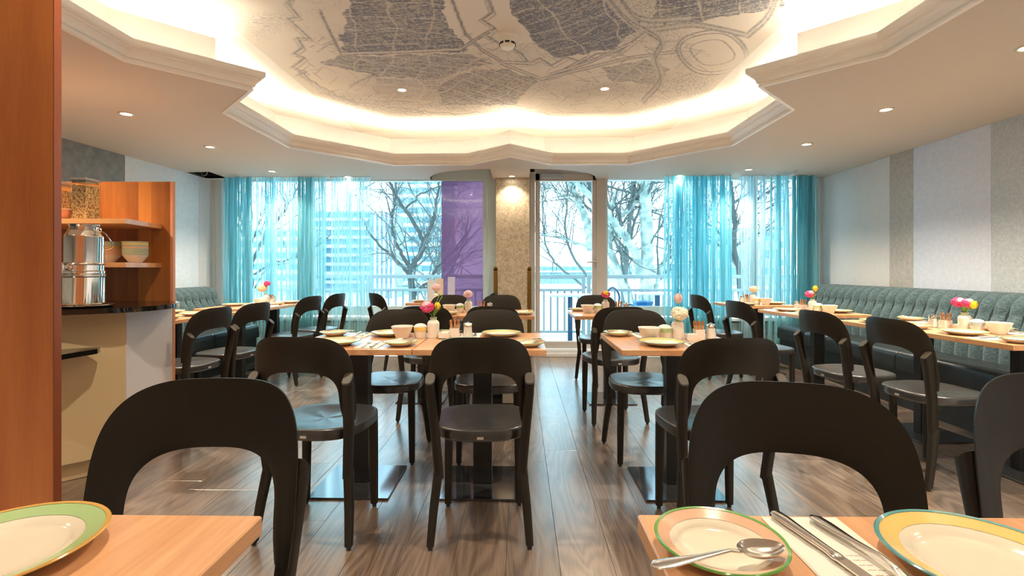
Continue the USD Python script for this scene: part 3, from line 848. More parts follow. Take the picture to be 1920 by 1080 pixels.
def build_table(t):
    add('tabletop', bx(-TW / 2, -TD / 2, TH - 0.030, TW / 2, TD / 2, TH, 0.0025), 'table_wood', t, smooth=False)
    add('column', bx(-0.048, -0.112, 0.008, 0.048, -0.052, TH - 0.036, 0.003), 'table_black', t, smooth=False)
    add('base_plate', bx(-0.198, -0.282, 0.0, 0.198, 0.120, 0.008, 0.0015), 'plate_black', t, smooth=False)
    add('top_plate', bx(-0.16, -0.20, TH - 0.036, 0.16, 0.16, TH - 0.030), 'table_black', t, smooth=False)


table = copies('dining_table', 'table', 'table', build_table)
TB = 'square wooden table '
TABLES = dict(
    T1a=(-0.842, 2.650, 0, TB + 'in the middle row, joined pair half nearer the buffet'),
    T1b=(-0.197, 2.650, 0, TB + 'in the middle row, joined pair half by the aisle'),
    T2=(0.802, 2.655, 0, TB + 'standing alone right of the aisle with tulip vase'),
    T3a=(-0.845, 4.35, 0, TB + 'in the rear pair, half beside the curtain'),
    T3b=(-0.203, 4.35, 0, TB + 'in the rear pair, half before the gold pillar'),
    T4=(0.765, 4.34, 0, TB + 'in front of the glazed door'),
    T7=(-0.99, 5.86, 0, TB + 'small and shaded right at the window'),
    L1a=(-2.930, 3.512, -3.7, TB + 'at the left bench right behind the wooden shelf'),
    L1b=(-2.890, 4.136, -3.7, TB + 'at the left bench, second from the shelf'),
    L3a=(-2.840, 5.00, -3.7, TB + 'at the left bench, third from the shelf'),
    L3b=(-2.800, 5.624, -3.7, TB + 'at the left bench next to the curtains'),
    R1a=(2.790, 2.86, 4.4, TB + 'at the right bench nearest the camera'),
    R1b=(2.745, 3.48, 4.4, TB + 'at the right bench joined to the nearest one'),
    R2=(2.625, 4.48, 4.4, TB + 'at the right bench, third from the camera'),
    R3=(2.600, 5.52, 4.4, TB + 'at the right bench next to the turquoise curtain'),
    FL=(-0.722, 0.448, 0, TB + 'in the left foreground carrying the green plate'),
    FR=(0.503, 0.462, 0, TB + 'in the right foreground carrying the yellow plate'),
)
for k_, (x, y, a, lb) in TABLES.items():
    table(lb, (x, y, 0.0015), R(a))

# ---------------------------------------------------------------- upholstered benches
def channel(w, prof, bulge=0.034):
    """One padded channel: profile points (depth, z, fullness, width) swept over its width."""
    nu = 9
    rows = []
    for d, z, fl, ws in prof:
        r = []
        for u in np.linspace(-1, 1, nu):
            b = bulge * fl * (1 - abs(u) ** 2.2)
            r.append((-(d + b - .006), u * w / 2 * ws, z))
        rows.append(r)
    v = np.array(rows).reshape(-1, 3)
    n = len(rows)
    f = [(i * nu + j, i * nu + j + 1, (i + 1) * nu + j + 1, (i + 1) * nu + j) for i in range(n - 1) for j in range(nu - 1)]
    return tri((v, np.array(f)[:, ::-1]))


BP = [(0.335, 0.44, .6, 1), (0.330, 0.50, 1, 1), (0.320, 0.58, 1.1, 1), (0.307, 0.66, 1.1, .99), (0.293, 0.72, .92, .97), (0.279, 0.762, .60, .88), (0.271, 0.785, .22, .80), (0.262, 0.808, .60, .88), (0.245, 0.85, 1.05, .98), (0.217, 0.895, 1.05, 1), (0.185, 0.925, .8, 1), (0.145, 0.942, .45, 1), (0.10, 0.948, .1, 1)]


def bench(name, label, x_back, y0, y1, face, dz, front, seatz, cush):
    """face = -1: looks towards -x (right wall), +1: looks towards +x."""
    t = thing(name, label, 'bench', (x_back, y0, 0))
    mir = (lambda m: m) if face < 0 else (lambda m: (tri(m)[0] * (-1, 1, 1), tri(m)[1][:, ::-1]))
    L = y1 - y0
    n = int(round(L / 0.120))
    w = L / n
    prof = [(d, z + dz * (z - 0.44) / 0.5, f, w_) for d, z, f, w_ in BP]
    body = sg.Polygon([(-0.005, 0.05), (-0.335, 0.05), (-0.335, 0.45)] + [(-d + 0.006, z - 0.006) for d, z, f, w_ in prof] + [(-0.005, prof[-1][1] - 0.006)])
    m = extr(body, 0, L - 0.004)
    v = m[0]
    add('back_frame', mir((np.c_[v[:, 0], v[:, 2] + 0.002, v[:, 1]], m[1][:, ::-1])), 'groove_shade', t, smooth=False)
    for i in range(n):
        m = channel(w * rng.uniform(0.985, 0.998), prof)
        add('tufted_channel', mir(xf(m, (0, (i + 0.5) * w, 0))), 'bench_fabric', t, smooth=60)
    k = cush
    cw = L / k
    for i in range(k):
        a, b = i * cw + 0.003, (i + 1) * cw - 0.003
        r = 0.05
        sec = [(-0.34, 0.30), (-front, 0.30), (-front - 0.006, 0.34), (-front, seatz - r)] + [(-front + r - r * math.cos(q), seatz - r + r * math.sin(q)) for q in np.linspace(0.2, PI / 2, 7)] + [(-0.45, seatz + 0.006), (-0.34, seatz - 0.004)]
        rings = []
        for yv, sh in ((a, 0.985), (a + 0.012, 1.0), (b - 0.012, 1.0), (b, 0.985)):
            rings.append([((x + 0.34) * sh - 0.34, yv, 0.30 + (z - 0.30) * (1 - (1 - sh) * 2)) for x, z in sec])
        add('seat_cushion', mir(loft(rings)), 'leather', t, smooth=40)
    add('plinth', mir(bx(-front + 0.03, 0.01, 0.0, -0.02, L - 0.01, 0.30)), 'leather', t, smooth=False)
    return t


bench('bench', 'long bench with tufted teal back and black leather seat on the right wall', 3.735, 1.30, 5.94, -1, 0.0, 0.66, 0.455, 5)
bench('bench', 'short bench with tufted teal back and black leather seat on the left wall', -3.93, 3.30, 5.90, 1, -0.035, 0.76, 0.455, 3)

# ---------------------------------------------------------------- tableware
def plate_builder(r, band, edge, body='porcelain_cream'):
    def build(t):
        k = r / 0.115
        top = [(0.0, 0.0055), (0.045 * k, 0.0055), (0.066 * k, 0.0062), (0.074 * k, 0.0095), (0.080 * k, 0.0135), (0.098 * k, 0.0185), (0.111 * k, 0.0222), (0.1145 * k, 0.0232)]
        out = [(0.115 * k, 0.0222), (0.1125 * k, 0.0195), (0.094 * k, 0.0135), (0.078 * k, 0.0065), (0.066 * k, 0.0025), (0.062 * k, 0.0), (0.055 * k, 0.0), (0.053 * k, 0.002), (0.0, 0.002)]
        add('body', lathe((top + out)[::-1], 56, (False, False)), body, t, smooth=50)
        add('rim_band', lathe([(a, z + 0.00045) for a, z in [(0.0880 * k, 0.01575), (0.098 * k, 0.0185), (0.1105 * k, 0.0221)]][::-1], 56, (False, False)), band, t, smooth=50, label='coloured glaze band on the rim')
        add('edge_line', lathe([(0.1100 * k, 0.0229), (0.1148 * k, 0.0240), (0.1162 * k, 0.0226), (0.1152 * k, 0.0208)][::-1], 56, (False, False)), edge, t, smooth=50, label='thin painted edge line')
    return build


PLATES = {}
for nm, r, band, edge in (('green', .118, 'glaze_green', 'glaze_ochre'), ('yellow', .114, 'glaze_yellow', 'glaze_teal'), ('peach', .115, 'glaze_pink', 'glaze_leafgreen'),
                          ('s_peach', .084, 'glaze_pink', 'glaze_leafgreen'), ('s_yellow', .084, 'glaze_yellow', 'glaze_teal'), ('s_blue', .084, 'glaze_blue', 'glaze_ochre')):
    PLATES[nm] = copies('saucer' if nm.startswith('s_') else 'plate', 'plate' + nm, 'saucer' if nm.startswith('s_') else 'plate', plate_builder(r, band, edge))


def build_bowl(t):
    add('body', lathe([(0.0, 0.0), (0.031, 0.0), (0.033, 0.003), (0.058, 0.066), (0.0585, 0.069), (0.0555, 0.069), (0.030, 0.008), (0.0, 0.006)], 36, (False, False), sq=2.5), 'porcelain', t, smooth=50)
    add('rim', lathe([(0.0572, 0.0665), (0.0593, 0.0685), (0.0585, 0.0705), (0.0560, 0.0705), (0.0552, 0.0685)], 36, (False, False), sq=2.5), 'porcelain_cream', t)


def pot_builder(col):
    def build(t):
        add('body', lathe([(0.0, 0.0), (0.028, 0.0), (0.030, 0.003), (0.036, 0.045), (0.033, 0.045), (0.0, 0.04)], 32, (False, False)), 'porcelain', t)
        add('glaze_band', lathe([(0.0360, 0.040), (0.0385, 0.062), (0.0375, 0.063), (0.034, 0.045)], 32, (False, False)), col, t, label='coloured glaze band')
        add('lid', lathe([(0.0, 0.082), (0.012, 0.081), (0.026, 0.076), (0.036, 0.067), (0.039, 0.063), (0.030, 0.0615), (0.0, 0.0615)][::-1], 32, (False, False)), 'porcelain', t)
    return build


def build_vase(t):
    add('body', lathe([(0.0, 0.0), (0.030, 0.0), (0.032, 0.003), (0.0345, 0.078), (0.032, 0.088), (0.024, 0.097)], 32, (False, False)), 'porcelain', t, smooth=50)
    add('neck', lathe([(0.0242, 0.0968), (0.019, 0.101), (0.0185, 0.110), (0.021, 0.114), (0.017, 0.113), (0.016, 0.100), (0.0, 0.09)], 32, (False, False)), 'glaze_sage', t, label='green glazed vase neck')


def build_dish(t):
    o, i_ = sg.box(-.026, -.021, .026, .021).buffer(.004), sg.box(-.023, -.018, .023, .018).buffer(.003)
    add('body', cat([extr(o.difference(i_), 0, .032), extr(o, 0, .004)]), 'porcelain', t, smooth=30)
    add('butter_pack', cat([bx(-.02, -.016, .004, .018, .014, .024, .003), bx(-.016, -.014, .025, .02, .015, .034, .003)]), 'paper_white', t)


def build_holder(t):
    o, i_ = sg.box(-.021, -.021, .021, .021).buffer(.005), sg.box(-.019, -.019, .019, .019).buffer(.004)
    add('body', cat([extr(o.difference(i_), 0, .055), extr(o, 0, .004)]), 'porcelain', t, smooth=30)


def build_stick(t):
    add('wrapper', bx(-.0045, -.0022, 0, .0045, .0022, .095, .0012), 'stick_tan', t, smooth=False)
    add('printed_end', bx(-.0047, -.0024, .070, .0047, .0024, .0955, .0012), 'stick_brown', t, smooth=False)


def build_shaker(t):
    add('glass', lathe([(0.0, 0.0), (0.027, 0.0), (0.029, 0.003), (0.0225, 0.066)], 28, (False, False)), 'jar_glass', t)
    add('sugar_fill', lathe([(0.0, 0.002), (0.0265, 0.003), (0.0218, 0.060), (0.0, 0.062)], 28, (False, False)), 'sugar', t)
    add('lid', lathe([(0.0245, 0.064), (0.0250, 0.072), (0.020, 0.080), (0.008, 0.083), (0.007, 0.088), (0.0, 0.088)], 28, (True, False)), 'chrome', t)


def build_knife(t):
    add('handle', loft([circ(.0075, 0, 12, ry=.0030) * (1, 1, 0) @ np.eye(3) for _ in (0,)] * 0 or [np.c_[a * np.cos(np.arange(12) * PI / 6), np.full(12, y), b * np.sin(np.arange(12) * PI / 6) + .005] for a, b, y in ((.002, .001, -.110), (.0085, .0035, -.104), (.0088, .0040, -.085), (.0068, .0040, -.04), (.0058, .0042, -.012), (.0075, .0042, -.004), (.0075, .0042, 0.0), (.006, .003, .003))]), 'steel', t, smooth=50)
    add('blade', extr(sg.Polygon([(-.0075, 0), (.0060, 0), (.0065, .05), (.006, .085), (.002, .104), (-.003, .110), (-.007, .104), (-.0085, .06)]), .0040, .0058), 'steel', t, smooth=False)


def flat_piece(stations):
    """Cutlery stem from (half width, y, z of the middle, thickness)."""
    rings = []
    a = np.arange(12) * PI / 6
    for w, y, z, th in stations:
        rings.append(np.c_[w * np.cos(a), np.full(12, y), z + th * np.sin(a)])
    return loft(rings)


def build_fork(t):
    add('handle', flat_piece([(.002, -.105, .004, .001), (.0095, -.098, .0045, .0016), (.0100, -.080, .005, .0018), (.0060, -.04, .0065, .0020), (.0036, .0, .0105, .0018), (.0040, .022, .0090, .0014)]), 'steel', t, smooth=50)
    tn = [flat_piece([(.0040, .020, .0090, .0014), (.0095, .034, .006, .0012), (.0115, .048, .0045, .0011), (.0115, .054, .0045, .0011)])]
    for x in (-.0098, -.0033, .0033, .0098):
        tn.append(flat_piece([(.0020, x * 0 + .052, .0045, .001), (.0018, .075, .0065, .001), (.0008, .094, .0105, .0006)]))
        v, f = tn[-1]
        tn[-1] = (v + (x, 0, 0), f)
    add('tines', cat(tn), 'steel', t, smooth=50)


def build_spoon(t):
    add('handle', flat_piece([(.002, -.105, .004, .001), (.0098, -.098, .0045, .0016), (.0104, -.080, .005, .0018), (.0060, -.04, .0075, .0020), (.0034, .0, .0115, .0018), (.0042, .014, .0085, .0014)]), 'steel', t, smooth=50)
    rows = []
    n = 24
    a = np.arange(n) * 2 * PI / n
    def egg(k, dz):
        return np.c_[.0205 * k * np.cos(a) * (1 - .14 * np.sin(a)), .043 + .031 * k * np.sin(a), np.full(n, dz)]
    add('bowl', loft([egg(.15, .0010), egg(.5, .0020), egg(.85, .0062), egg(1.0, .0102), egg(.985, .0110), egg(.93, .0100), egg(.75, .0058), egg(.45, .0030), egg(.1, .0023)]), 'steel', t, smooth=60)


def build_napkin(t):
    add('sheet', bx(-.0575, -.100, 0, .0575, .105, .0022, .0008), 'paper_white', t, smooth=False)
    add('fold', bx(-.0575, .040, .0022, .0575, .105, .0030, .0004), 'paper_white', t, smooth=False)


bowl = copies('bowl', 'bowl', 'bowl', build_bowl)
POTS = {c_: copies('sugar_pot', 'pot' + c_, 'sugar pot', pot_builder('glaze_' + c_)) for c_ in ('green', 'yellow', 'blue')}
vase = copies('vase', 'vase', 'vase', build_vase)
dish = copies('butter_dish', 'dish', 'dish', build_dish)
holder = copies('stick_holder', 'holder', 'holder', build_holder)
stick = copies('sugar_stick', 'stick', 'sugar stick', build_stick)
shaker = copies('sugar_shaker', 'shaker', 'sugar shaker', build_shaker)
knife = copies('knife', 'knife', 'knife', build_knife)
fork = copies('fork', 'fork', 'fork', build_fork)
spoon = copies('spoon', 'spoon', 'spoon', build_spoon)
napkin = copies('napkin', 'napkin', 'napkin', build_napkin)


def bloom_ball(r, seed, ruff=0.35, flat=0.8):
    m = trimesh.creation.icosphere(4, 1.0)
    v = np.array(m.vertices)
    az = np.arctan2(v[:, 1], v[:, 0])
    wv = v + 0.35 * np.stack([meshkit.fbm(v * 2.5 + q_, 2, seed + q_) - 0.5 for q_ in (1, 2, 3)], -1)
    k = 1 + ruff * (meshkit.fbm(v * 2.2, 3, seed) - 0.5) - 0.34 * np.abs(meshkit.noise(wv * 5.5, seed + 9) - 0.5) - 0.16 * np.abs(meshkit.noise(wv * 11, seed + 5) - 0.5) + 0.13
    return v * k[:, None] * (r, r, r * flat), np.array(m.faces)


def petal(w, h, cup, n=6):
    rows = []
    for i in range(n + 1):
        t_ = i / n
        ww = w * math.sin(PI * (0.12 + 0.80 * t_)) ** 0.8
        for u in (-1, -.5, 0, .5, 1):
            rows.append((ww * u, -cup * math.sin(PI * min(1, t_ * 1.1) * .8) - 0.25 * w * (1 - u * u), h * t_))
    v = np.array(rows)
    f = np.array([(i * 5 + j, i * 5 + j + 1, (i + 1) * 5 + j + 1, (i + 1) * 5 + j) for i in range(n) for j in range(4)])
    return tri((v, f))


def leaf_blade(a, b, w, n=6):
    a, b = np.array(a, float), np.array(b, float)
    side = np.cross(b - a, (0.3, 0.2, 1.0))
    side /= max(np.linalg.norm(side), 1e-6)
    rows = []
    for i in range(n + 1):
        t_ = i / n
        p = a + (b - a) * t_ + np.array((0, 0, 0.012 * math.sin(PI * t_)))
        ww = w * (math.sin(PI * (0.08 + 0.9 * t_)))
        rows += [p - side * ww, p + np.array((0, 0, -ww * .3)), p + side * ww]
    f = np.array([(i * 3 + j, i * 3 + j + 1, (i + 1) * 3 + j + 1, (i + 1) * 3 + j) for i in range(n) for j in range(2)])
    return tri((np.array(rows), f))


def carnation(label, loc, lean, col, r=0.033, h=0.055, seed=1, heart=None):
    t = thing('carnation', label, 'flower', loc)
    lx, ly = lean
    top = (lx, ly, h)
    add('stem', tube([(0, 0, -0.02), (lx * .4, ly * .4, h * .45), top], 0.0022, 6), 'stem_green', t)
    add('bloom', xf(bloom_ball(r, seed), (lx, ly, h + r * .55)), col, t, smooth=25)
    if heart:
        add('inner_petals', xf(bloom_ball(r * .72, seed + 4, 0.5), (lx, ly - r * .30, h + r * .78)), heart, t, smooth=25, label='paler ruffled inner petals')
    add('calyx', xf(lathe([(0.003, -.006), (0.009, 0.004), (0.012, 0.012)], 10, (True, False)), top), 'leaf_green', t)
    return t


def tulip(label, loc, lean, col, h=0.07, k=1.0):
    t = thing('tulip', label, 'flower', loc)
    lx, ly = lean
    add('stem', tube([(0, 0, -0.02), (lx * .4, ly * .4, h * .5), (lx, ly, h)], 0.0026, 6), 'stem_green', t)
    for i in range(6):
        q_ = petal(0.0165 * k, 0.048 * k, 0.011 * k + (0.003 if i % 2 else 0))
        add('petal', xf(q_, (lx, ly, h - .002), rz=i * PI / 3), col, t, smooth=True)
    for i, (dx, dy, dz) in enumerate(((-.035, -.01, .060), (.038, .01, .055), (.012, -.03, .045))):
        add('leaf', leaf_blade((0, 0, 0), (lx * .5 + dx, ly * .5 + dy, dz), .009), 'leaf_green', t, smooth=True)
    return t


def sprig(label, loc, tips):
    t = thing('green_sprig', label, 'sprig', loc)
    for a in tips:
        add('stem', tube([(0, 0, -.02), (a[0] * .3, a[1] * .3, a[2] * .5), a], 0.0018, 5), 'stem_green', t)
        add('bud', xf(lathe([(0.001, -.012), (0.0035, 0.0), (0.002, .010)], 8), a), 'leaf_green', t)
    return t


def local(tx, ty, rot, u, v):
    ca, sa = math.cos(rot), math.sin(rot)
    return tx + ca * u - sa * v, ty + sa * u + ca * v


ZT = TH + 0.0018
COVERS = []


def cover(tk, side, where, pcol, scol, pieces='pnkfsS', jit=0.01):
    """One place setting. side: the direction the diner faces, in degrees within the table's frame; the diner sits opposite to it."""
    x, y, rot, _ = TABLES[tk]
    rot = R(rot)
    a = R(side)
    def at(u, v):          # u to the diner's right, v from the table edge inwards
        half = TD / 2 if side in (0, 180) else TW / 2
        lu, lv = u, -half + v
        return local(x, y, rot, math.cos(a) * lu - math.sin(a) * lv, math.sin(a) * lu + math.cos(a) * lv)
    j = lambda: rng.uniform(-jit, jit)
    names = dict(green='green rimmed plate', yellow='yellow rimmed plate', peach='peach rimmed plate', s_peach='peach rimmed saucer', s_yellow='yellow rimmed saucer', s_blue='blue rimmed saucer')
    if 'p' in pieces:
        px_, py_ = at(-.088 + j() * .5, (.132 if side in (180, 90) else .146) + j() * .5)
        PLATES[pcol](f'{names[pcol]} {where}', (px_, py_, ZT), rng.uniform(0, 6))
    if 'n' in pieces:
        px_, py_ = at(.088 + j() * .4, .122)
        napkin(f'white paper napkin {where}', (px_, py_, ZT), rot + a)
        if 'k' in pieces:
            px_, py_ = at(.108, .130)
            knife(f'steel knife on the napkin {where}', (px_, py_, ZT + .0034), rot + a + .08)
        if 'f' in pieces:
            px_, py_ = at(.066, .128)
            fork(f'steel fork on the napkin {where}', (px_, py_, ZT + .0034), rot + a + .06)
    if 's' in pieces:
        px_, py_ = at(.238, .118 + j())
        PLATES[scol](f'{names[scol]} {where}', (px_, py_, ZT), rng.uniform(0, 6))
        if 'S' in pieces:
            px_, py_ = at(.238 + j(), .125)
            spoon(f'steel teaspoon lying across the saucer {where}', (px_, py_, ZT + .0195), rot + a + R(-62) + j() * 8, rx=0.03)


def centre(where, x, y, rot, pot, items='bpvdhs', nsticks=6):
    rot = R(rot)
    at = lambda u, v=0.0: (*local(x, y, rot, u, v), ZT)
    j = lambda: rng.uniform(-.006, .006)
    if 'b' in items:
        bowl(f'white conical bowl {where}', at(-.156, -.035 + j() * .5), rot)
    if 'p' in items:
        POTS[pot](f'{pot} banded sugar pot with white lid {where}', at(-.062, .0 + j()), 0.3)
    if 'v' in items:
        vase(f'cream bottle vase with green neck {where}', at(.010, .01 + j()), 0)
    if 'd' in items:
        dish(f'small square dish of butter packs {where}', at(.075, -.02), rot)
    if 'h' in items:
        hp = at(.128, .015)
        holder(f'square white holder of sugar sticks {where}', hp, rot)
        for i in range(nsticks):
            u, v = ((i % 3) - 1) * .0125, (i // 3 - .5) * .017
            lx_, ly_ = local(hp[0], hp[1], rot, u, v)
            stick(f'brown sugar stick in the white holder {where}', (lx_, ly_, ZT + .0045), rot + rng.uniform(-.6, .6), group=f'sugar sticks {where}', ry=u * 9, rx=-v * 7)
    if 's' in items:
        shaker(f'glass sugar shaker with metal lid {where}', at(.200, .03 + j()), 0)
    p = at(.010, .01)
    return (p[0], p[1], ZT + .112)


# front pair
w = 'on the middle table pair'
p = centre(w, -0.498, 2.735, 0, 'yellow')
carnation('pink and white carnation in the vase ' + w, p, (-.034, -.012), 'petal_magenta', 0.036, .040, 3, 'petal_rose')
tulip('yellow tulip in the vase ' + w, p, (.020, .006), 'petal_yellow', .045, .9)
sprig('tall green sprig in the vase ' + w, p, [(.030, .0, .125), (.046, .004, .118), (.02, -.02, .06)])
cover('T1a', 0, 'at the near buffet end of the middle table pair', 'peach', 's_peach')
cover('T1a', 180, 'at the far buffet end of the middle table pair', 'peach', 's_yellow')
cover('T1b', 0, 'at the near aisle end of the middle table pair', 'yellow', 's_peach')
cover('T1b', 180, 'at the far aisle end of the middle table pair', 'yellow', 's_peach')
# single aisle table
w = 'on the single aisle table'
p = centre(w, 0.852, 2.700, 0, 'green')
tulip('pale pink tulip in the vase ' + w, p, (.008, .010), 'petal_rose', .085, 1.15)
carnation('large white carnation in the vase ' + w, p, (.004, -.020), 'petal_white', 0.042, .008, 6)
cover('T2', 0, 'on the near side of the single aisle table', 'yellow', 's_peach', 'pnkf')
cover('T2', 180, 'on the far side of the single aisle table', 'peach', 's_peach', 'nkfsS')
# rear tables
w = 'on the rear table pair'
p = centre(w, -0.475, 4.36, 0, 'green')
carnation('cream carnation in the vase ' + w, p, (-.004, 0), 'petal_rose', 0.038, .03, 9)
cover('T3a', 0, 'at the near curtain end of the rear pair', 'yellow', 's_peach', 's')
cover('T3b', 0, 'at the near pillar end of the rear pair', 'yellow', 's_yellow', 'psS')
w = 'on the table by the glazed door'
p = centre(w, 0.745, 4.36, 0, 'green')
carnation('pink carnation with yellow heart in the vase ' + w, p, (0, -.01), 'petal_magenta', 0.036, .03, 12, 'petal_yellow')
cover('T4', 180, 'on the table by the glazed door', 'peach', 's_peach', 'sS')
# right bench tables
w = 'on the right bench tables nearest us'
p = centre(w, 2.775, 3.10, 94, 'blue')
carnation('magenta and white carnation in the vase ' + w, p, (.000, .036), 'petal_magenta', 0.034, .045, 14, 'petal_rose')
carnation('second magenta carnation beside the tulip ' + w, p, (.006, -.02), 'petal_magenta', 0.032, .045, 15, 'petal_rose')
tulip('yellow tulip in the vase ' + w, p, (.012, -.055), 'petal_yellow', .032, 1.0)
cover('R1a', -90, 'on the nearest right bench table, chair side', 'peach', 's_yellow')
cover('R1a', 90, 'on the nearest right bench table, bench side', 'yellow', 's_peach')
cover('R1b', -90, 'on the second right bench table, chair side', 'yellow', 's_yellow')
cover('R1b', 90, 'on the second right bench table, bench side', 'peach', 's_peach', 'nkfsS')
w = 'on the third right bench table'
p = centre(w, 2.66, 4.50, 94, 'green')
carnation('pink carnation in the vase ' + w, p, (-.012, .012), 'petal_magenta', 0.036, .026, 17, 'petal_rose')
tulip('yellow tulip in the vase ' + w, p, (.012, -.030), 'petal_yellow', .075, 1.05)
cover('R2', -90, w + ', chair side', 'yellow', 's_peach', 'pnks')
cover('R2', 90, w + ', bench side', 'peach', 's_peach', 'p')
w = 'on the right bench table by the curtain'
p = centre(w, 2.60, 5.50, 94, 'yellow')
carnation('peach carnation in the vase ' + w, p, (.004, 0), 'petal_peach', 0.040, .03, 19)
cover('R3', -90, w + ', chair side', 'peach', 's_peach', 's')
cover('R3', 90, w + ', bench side', 'peach', 's_yellow', 'p')
# left bench tables
w = 'on the left bench tables near the curtain'
p = centre(w, -2.80, 5.34, 86, 'green')
carnation('peach carnation in the vase ' + w, p, (-.03, .0), 'petal_peach', 0.046, .04, 22)
carnation('dark magenta carnation in the vase ' + w, p, (.022, .0), 'petal_magenta', 0.032, .10, 23)
cover('L1a', 90, 'on the left bench table behind the shelf, chair side', 'yellow', 's_peach', 'pns')
cover('L1b', 90, 'on the second left bench table, chair side', 'yellow', 's_yellow', 'pnkfs')
cover('L1b', -90, 'on the second left bench table, bench side', 'peach', 's_peach', 'ps')
cover('L3a', 90, 'on the third left bench table, chair side', 'peach', 's_peach', 'pnks')
cover('L3a', -90, 'on the third left bench table, bench side', 'yellow', 's_peach', 'p')
cover('L3b', 90, 'on the left bench table by the curtain, chair side', 'yellow', 's_peach', 'p')
# small window table
w = 'on the small window table'
tx, ty = TABLES['T7'][:2]
PLATES['s_peach']('peach rimmed saucer ' + w, (tx - .20, ty - .14, ZT))
fork('steel fork ' + w, (tx - .06, ty - .16, ZT), -.9)
vase('cream bottle vase ' + w, (tx - .01, ty - .06, ZT))
carnation('white and lilac carnation ' + w, (tx - .01, ty - .06, ZT + .112), (0, 0), 'petal_rose', .05, .03, 31)
for dx, hgt, m, nm in ((-.085, .26, 'card_white', 'white'), (.020, .27, 'card_beige', 'beige'), (.165, .29, 'card_lilac', 'lilac')):
    t = thing('menu_card', f'tall {nm} folded menu card standing {w}', 'menu card', (tx + dx - .02, ty + .10, ZT))
    add('front_leaf', hull([(-.045, 0, 0), (.045, 0, 0), (-.045, -.002, 0), (.045, -.002, 0), (-.045, .028, hgt), (.045, .028, hgt), (-.045, .026, hgt), (.045, .026, hgt)]), m, t, smooth=False)
    add('rear_leaf', hull([(-.045, .06, 0), (.045, .06, 0), (-.045, .062, 0), (.045, .062, 0), (-.045, .029, hgt), (.045, .029, hgt), (-.045, .031, hgt), (.045, .031, hgt)]), m, t, smooth=False)

# foreground settings, at their measured places
PLATES['green']('large green rimmed plate on the table in the left foreground', (-.690, .632, ZT), 1.0)
PLATES['s_peach']('peach saucer with green edge on the table in the right foreground', (.268, .665, ZT), .4)
PLATES['yellow']('large yellow rimmed plate with blue edge in the right foreground', (.590, .632, ZT), 2.0)
spoon('teaspoon lying across the peach saucer in the right foreground', (.262, .618, ZT + .0205), R(-80), rx=0.02)
t = thing('napkin', 'cream printed napkin pouch under cutlery in the right foreground', 'napkin', (.4275, .655, ZT))
add('sheet', bx(-.0575, -.115, 0, .0575, .108, .0022, .0008), 'paper_white', t, smooth=False)
add('front_fold', bx(-.056, -.115, .0022, .0575, .020, .0030, .0004), 'paper_white', t, smooth=False)
pr = []
for i, (a_, b_) in enumerate(((-.002, .036), (.001, .038), (.003, .037), (.0, .046), (.002, .048))):     # five illegible lines of small print, upside down for us
    xs = np.linspace(a_ - .018, b_ - .012, 26)
    yy_ = .004 - i * .0105
    pts = [(x_, yy_ + .0007 * math.sin(23 * k_ + i), .0032) for k_, x_ in enumerate(xs)]
    pr += [tube(pts[a0:a0 + 6], .0003, 4) for a0 in (0, 7, 14, 20)]
add('printed_lines', cat(pr), 'print_orange', t, label='five short lines of orange script print')
hm = meshkit.text_mesh('H', .013, .0002, False)
hv, hf = tri(hm)
hv = hv - [hv[:, 0].mean(), hv[:, 1].mean(), 0]
hv[:, 0] += hv[:, 1] * .35
sw = [tube(smoothpath([(-.017, .003, .0002), (-.012, .008, .0002), (-.006, .004, .0002), (-.004, -.007, .0002), (-.010, -.008, .0002)], 5), .0004, 4), tube(smoothpath([(.014, .007, .0002), (.007, .004, .0002), (.006, -.004, .0002), (.011, -.008, .0002), (.016, -.005, .0002)], 5), .0004, 4)]
add('monogram', xf(cat([(hv, hf)] + sw), (.008, -.063, .0031), rz=0.0), 'print_orange', t, label='orange script H monogram')
knife('steel knife on the printed napkin in the right foreground', (.412, .643, ZT + .0036), R(180 + 10), sc=1.14)
fork('steel fork on the printed napkin in the right foreground', (.462, .638, ZT + .0036), R(180 + 9), sc=1.14)

# ---------------------------------------------------------------- buffet shelf and counter on the left
t = thing('wooden_partition', 'tall reddish wooden partition filling the left picture edge', 'partition', (0, 0, 0))
add('panel', bx(-2.40, 1.500, 0.002, -1.452, 1.524, ZS - 0.004, 0.0015), 'post_wood', t, smooth=False)
add('edge_band', bx(-1.452, 1.4995, 0.002, -1.4495, 1.5245, ZS - 0.004), 'post_edge_shade', t, smooth=False)
t = thing('shelf_unit', 'open wooden buffet shelf with a tall back board and two shelves', 'shelf')
YS, YBK = 2.765, 3.155
add('back_board', bx(-3.60, YBK, 0.002, -2.281, YBK + .022, 1.692, 0.001), 'cabinet_wood', t, smooth=False)
add('edge_band', bx(-2.281, YBK - .0005, 0.002, -2.262, YBK + .0225, 1.6925, 0.001), 'edge_wood', t, smooth=False)
sh = sg.Polygon([(-3.60, YBK - .0005), (-3.60, YS), (-2.258, YS), (-2.337, YBK - .0005)])
for z in (1.411, 1.160):
    add('shelf', extr(sh, z - 0.028, z), 'shelf_wood', t, smooth=False)
CT = [(-3.40, 2.02), (-2.80, 2.08), (-2.52, 2.25), (-2.33, 2.42), (-2.16, 2.545), (-2.09, 2.64), (-2.055, 2.76), (-2.07, 2.90), (-2.13, 3.03), (-2.21, 3.12), (-2.225, 3.154)]
top = smoothpath(CT, 6)
body = sg.Polygon([(-3.4, 2.10), (-2.82, 2.15), (-2.40, 2.488), (-2.205, 2.700), (-2.270, 3.152), (-3.4, 3.152)])
t = thing('buffet_counter', 'buffet counter with a curved black stone top and beige front', 'counter')
add('front', extr(body, 0.10, 0.888), 'counter_beige', t, smooth=False)
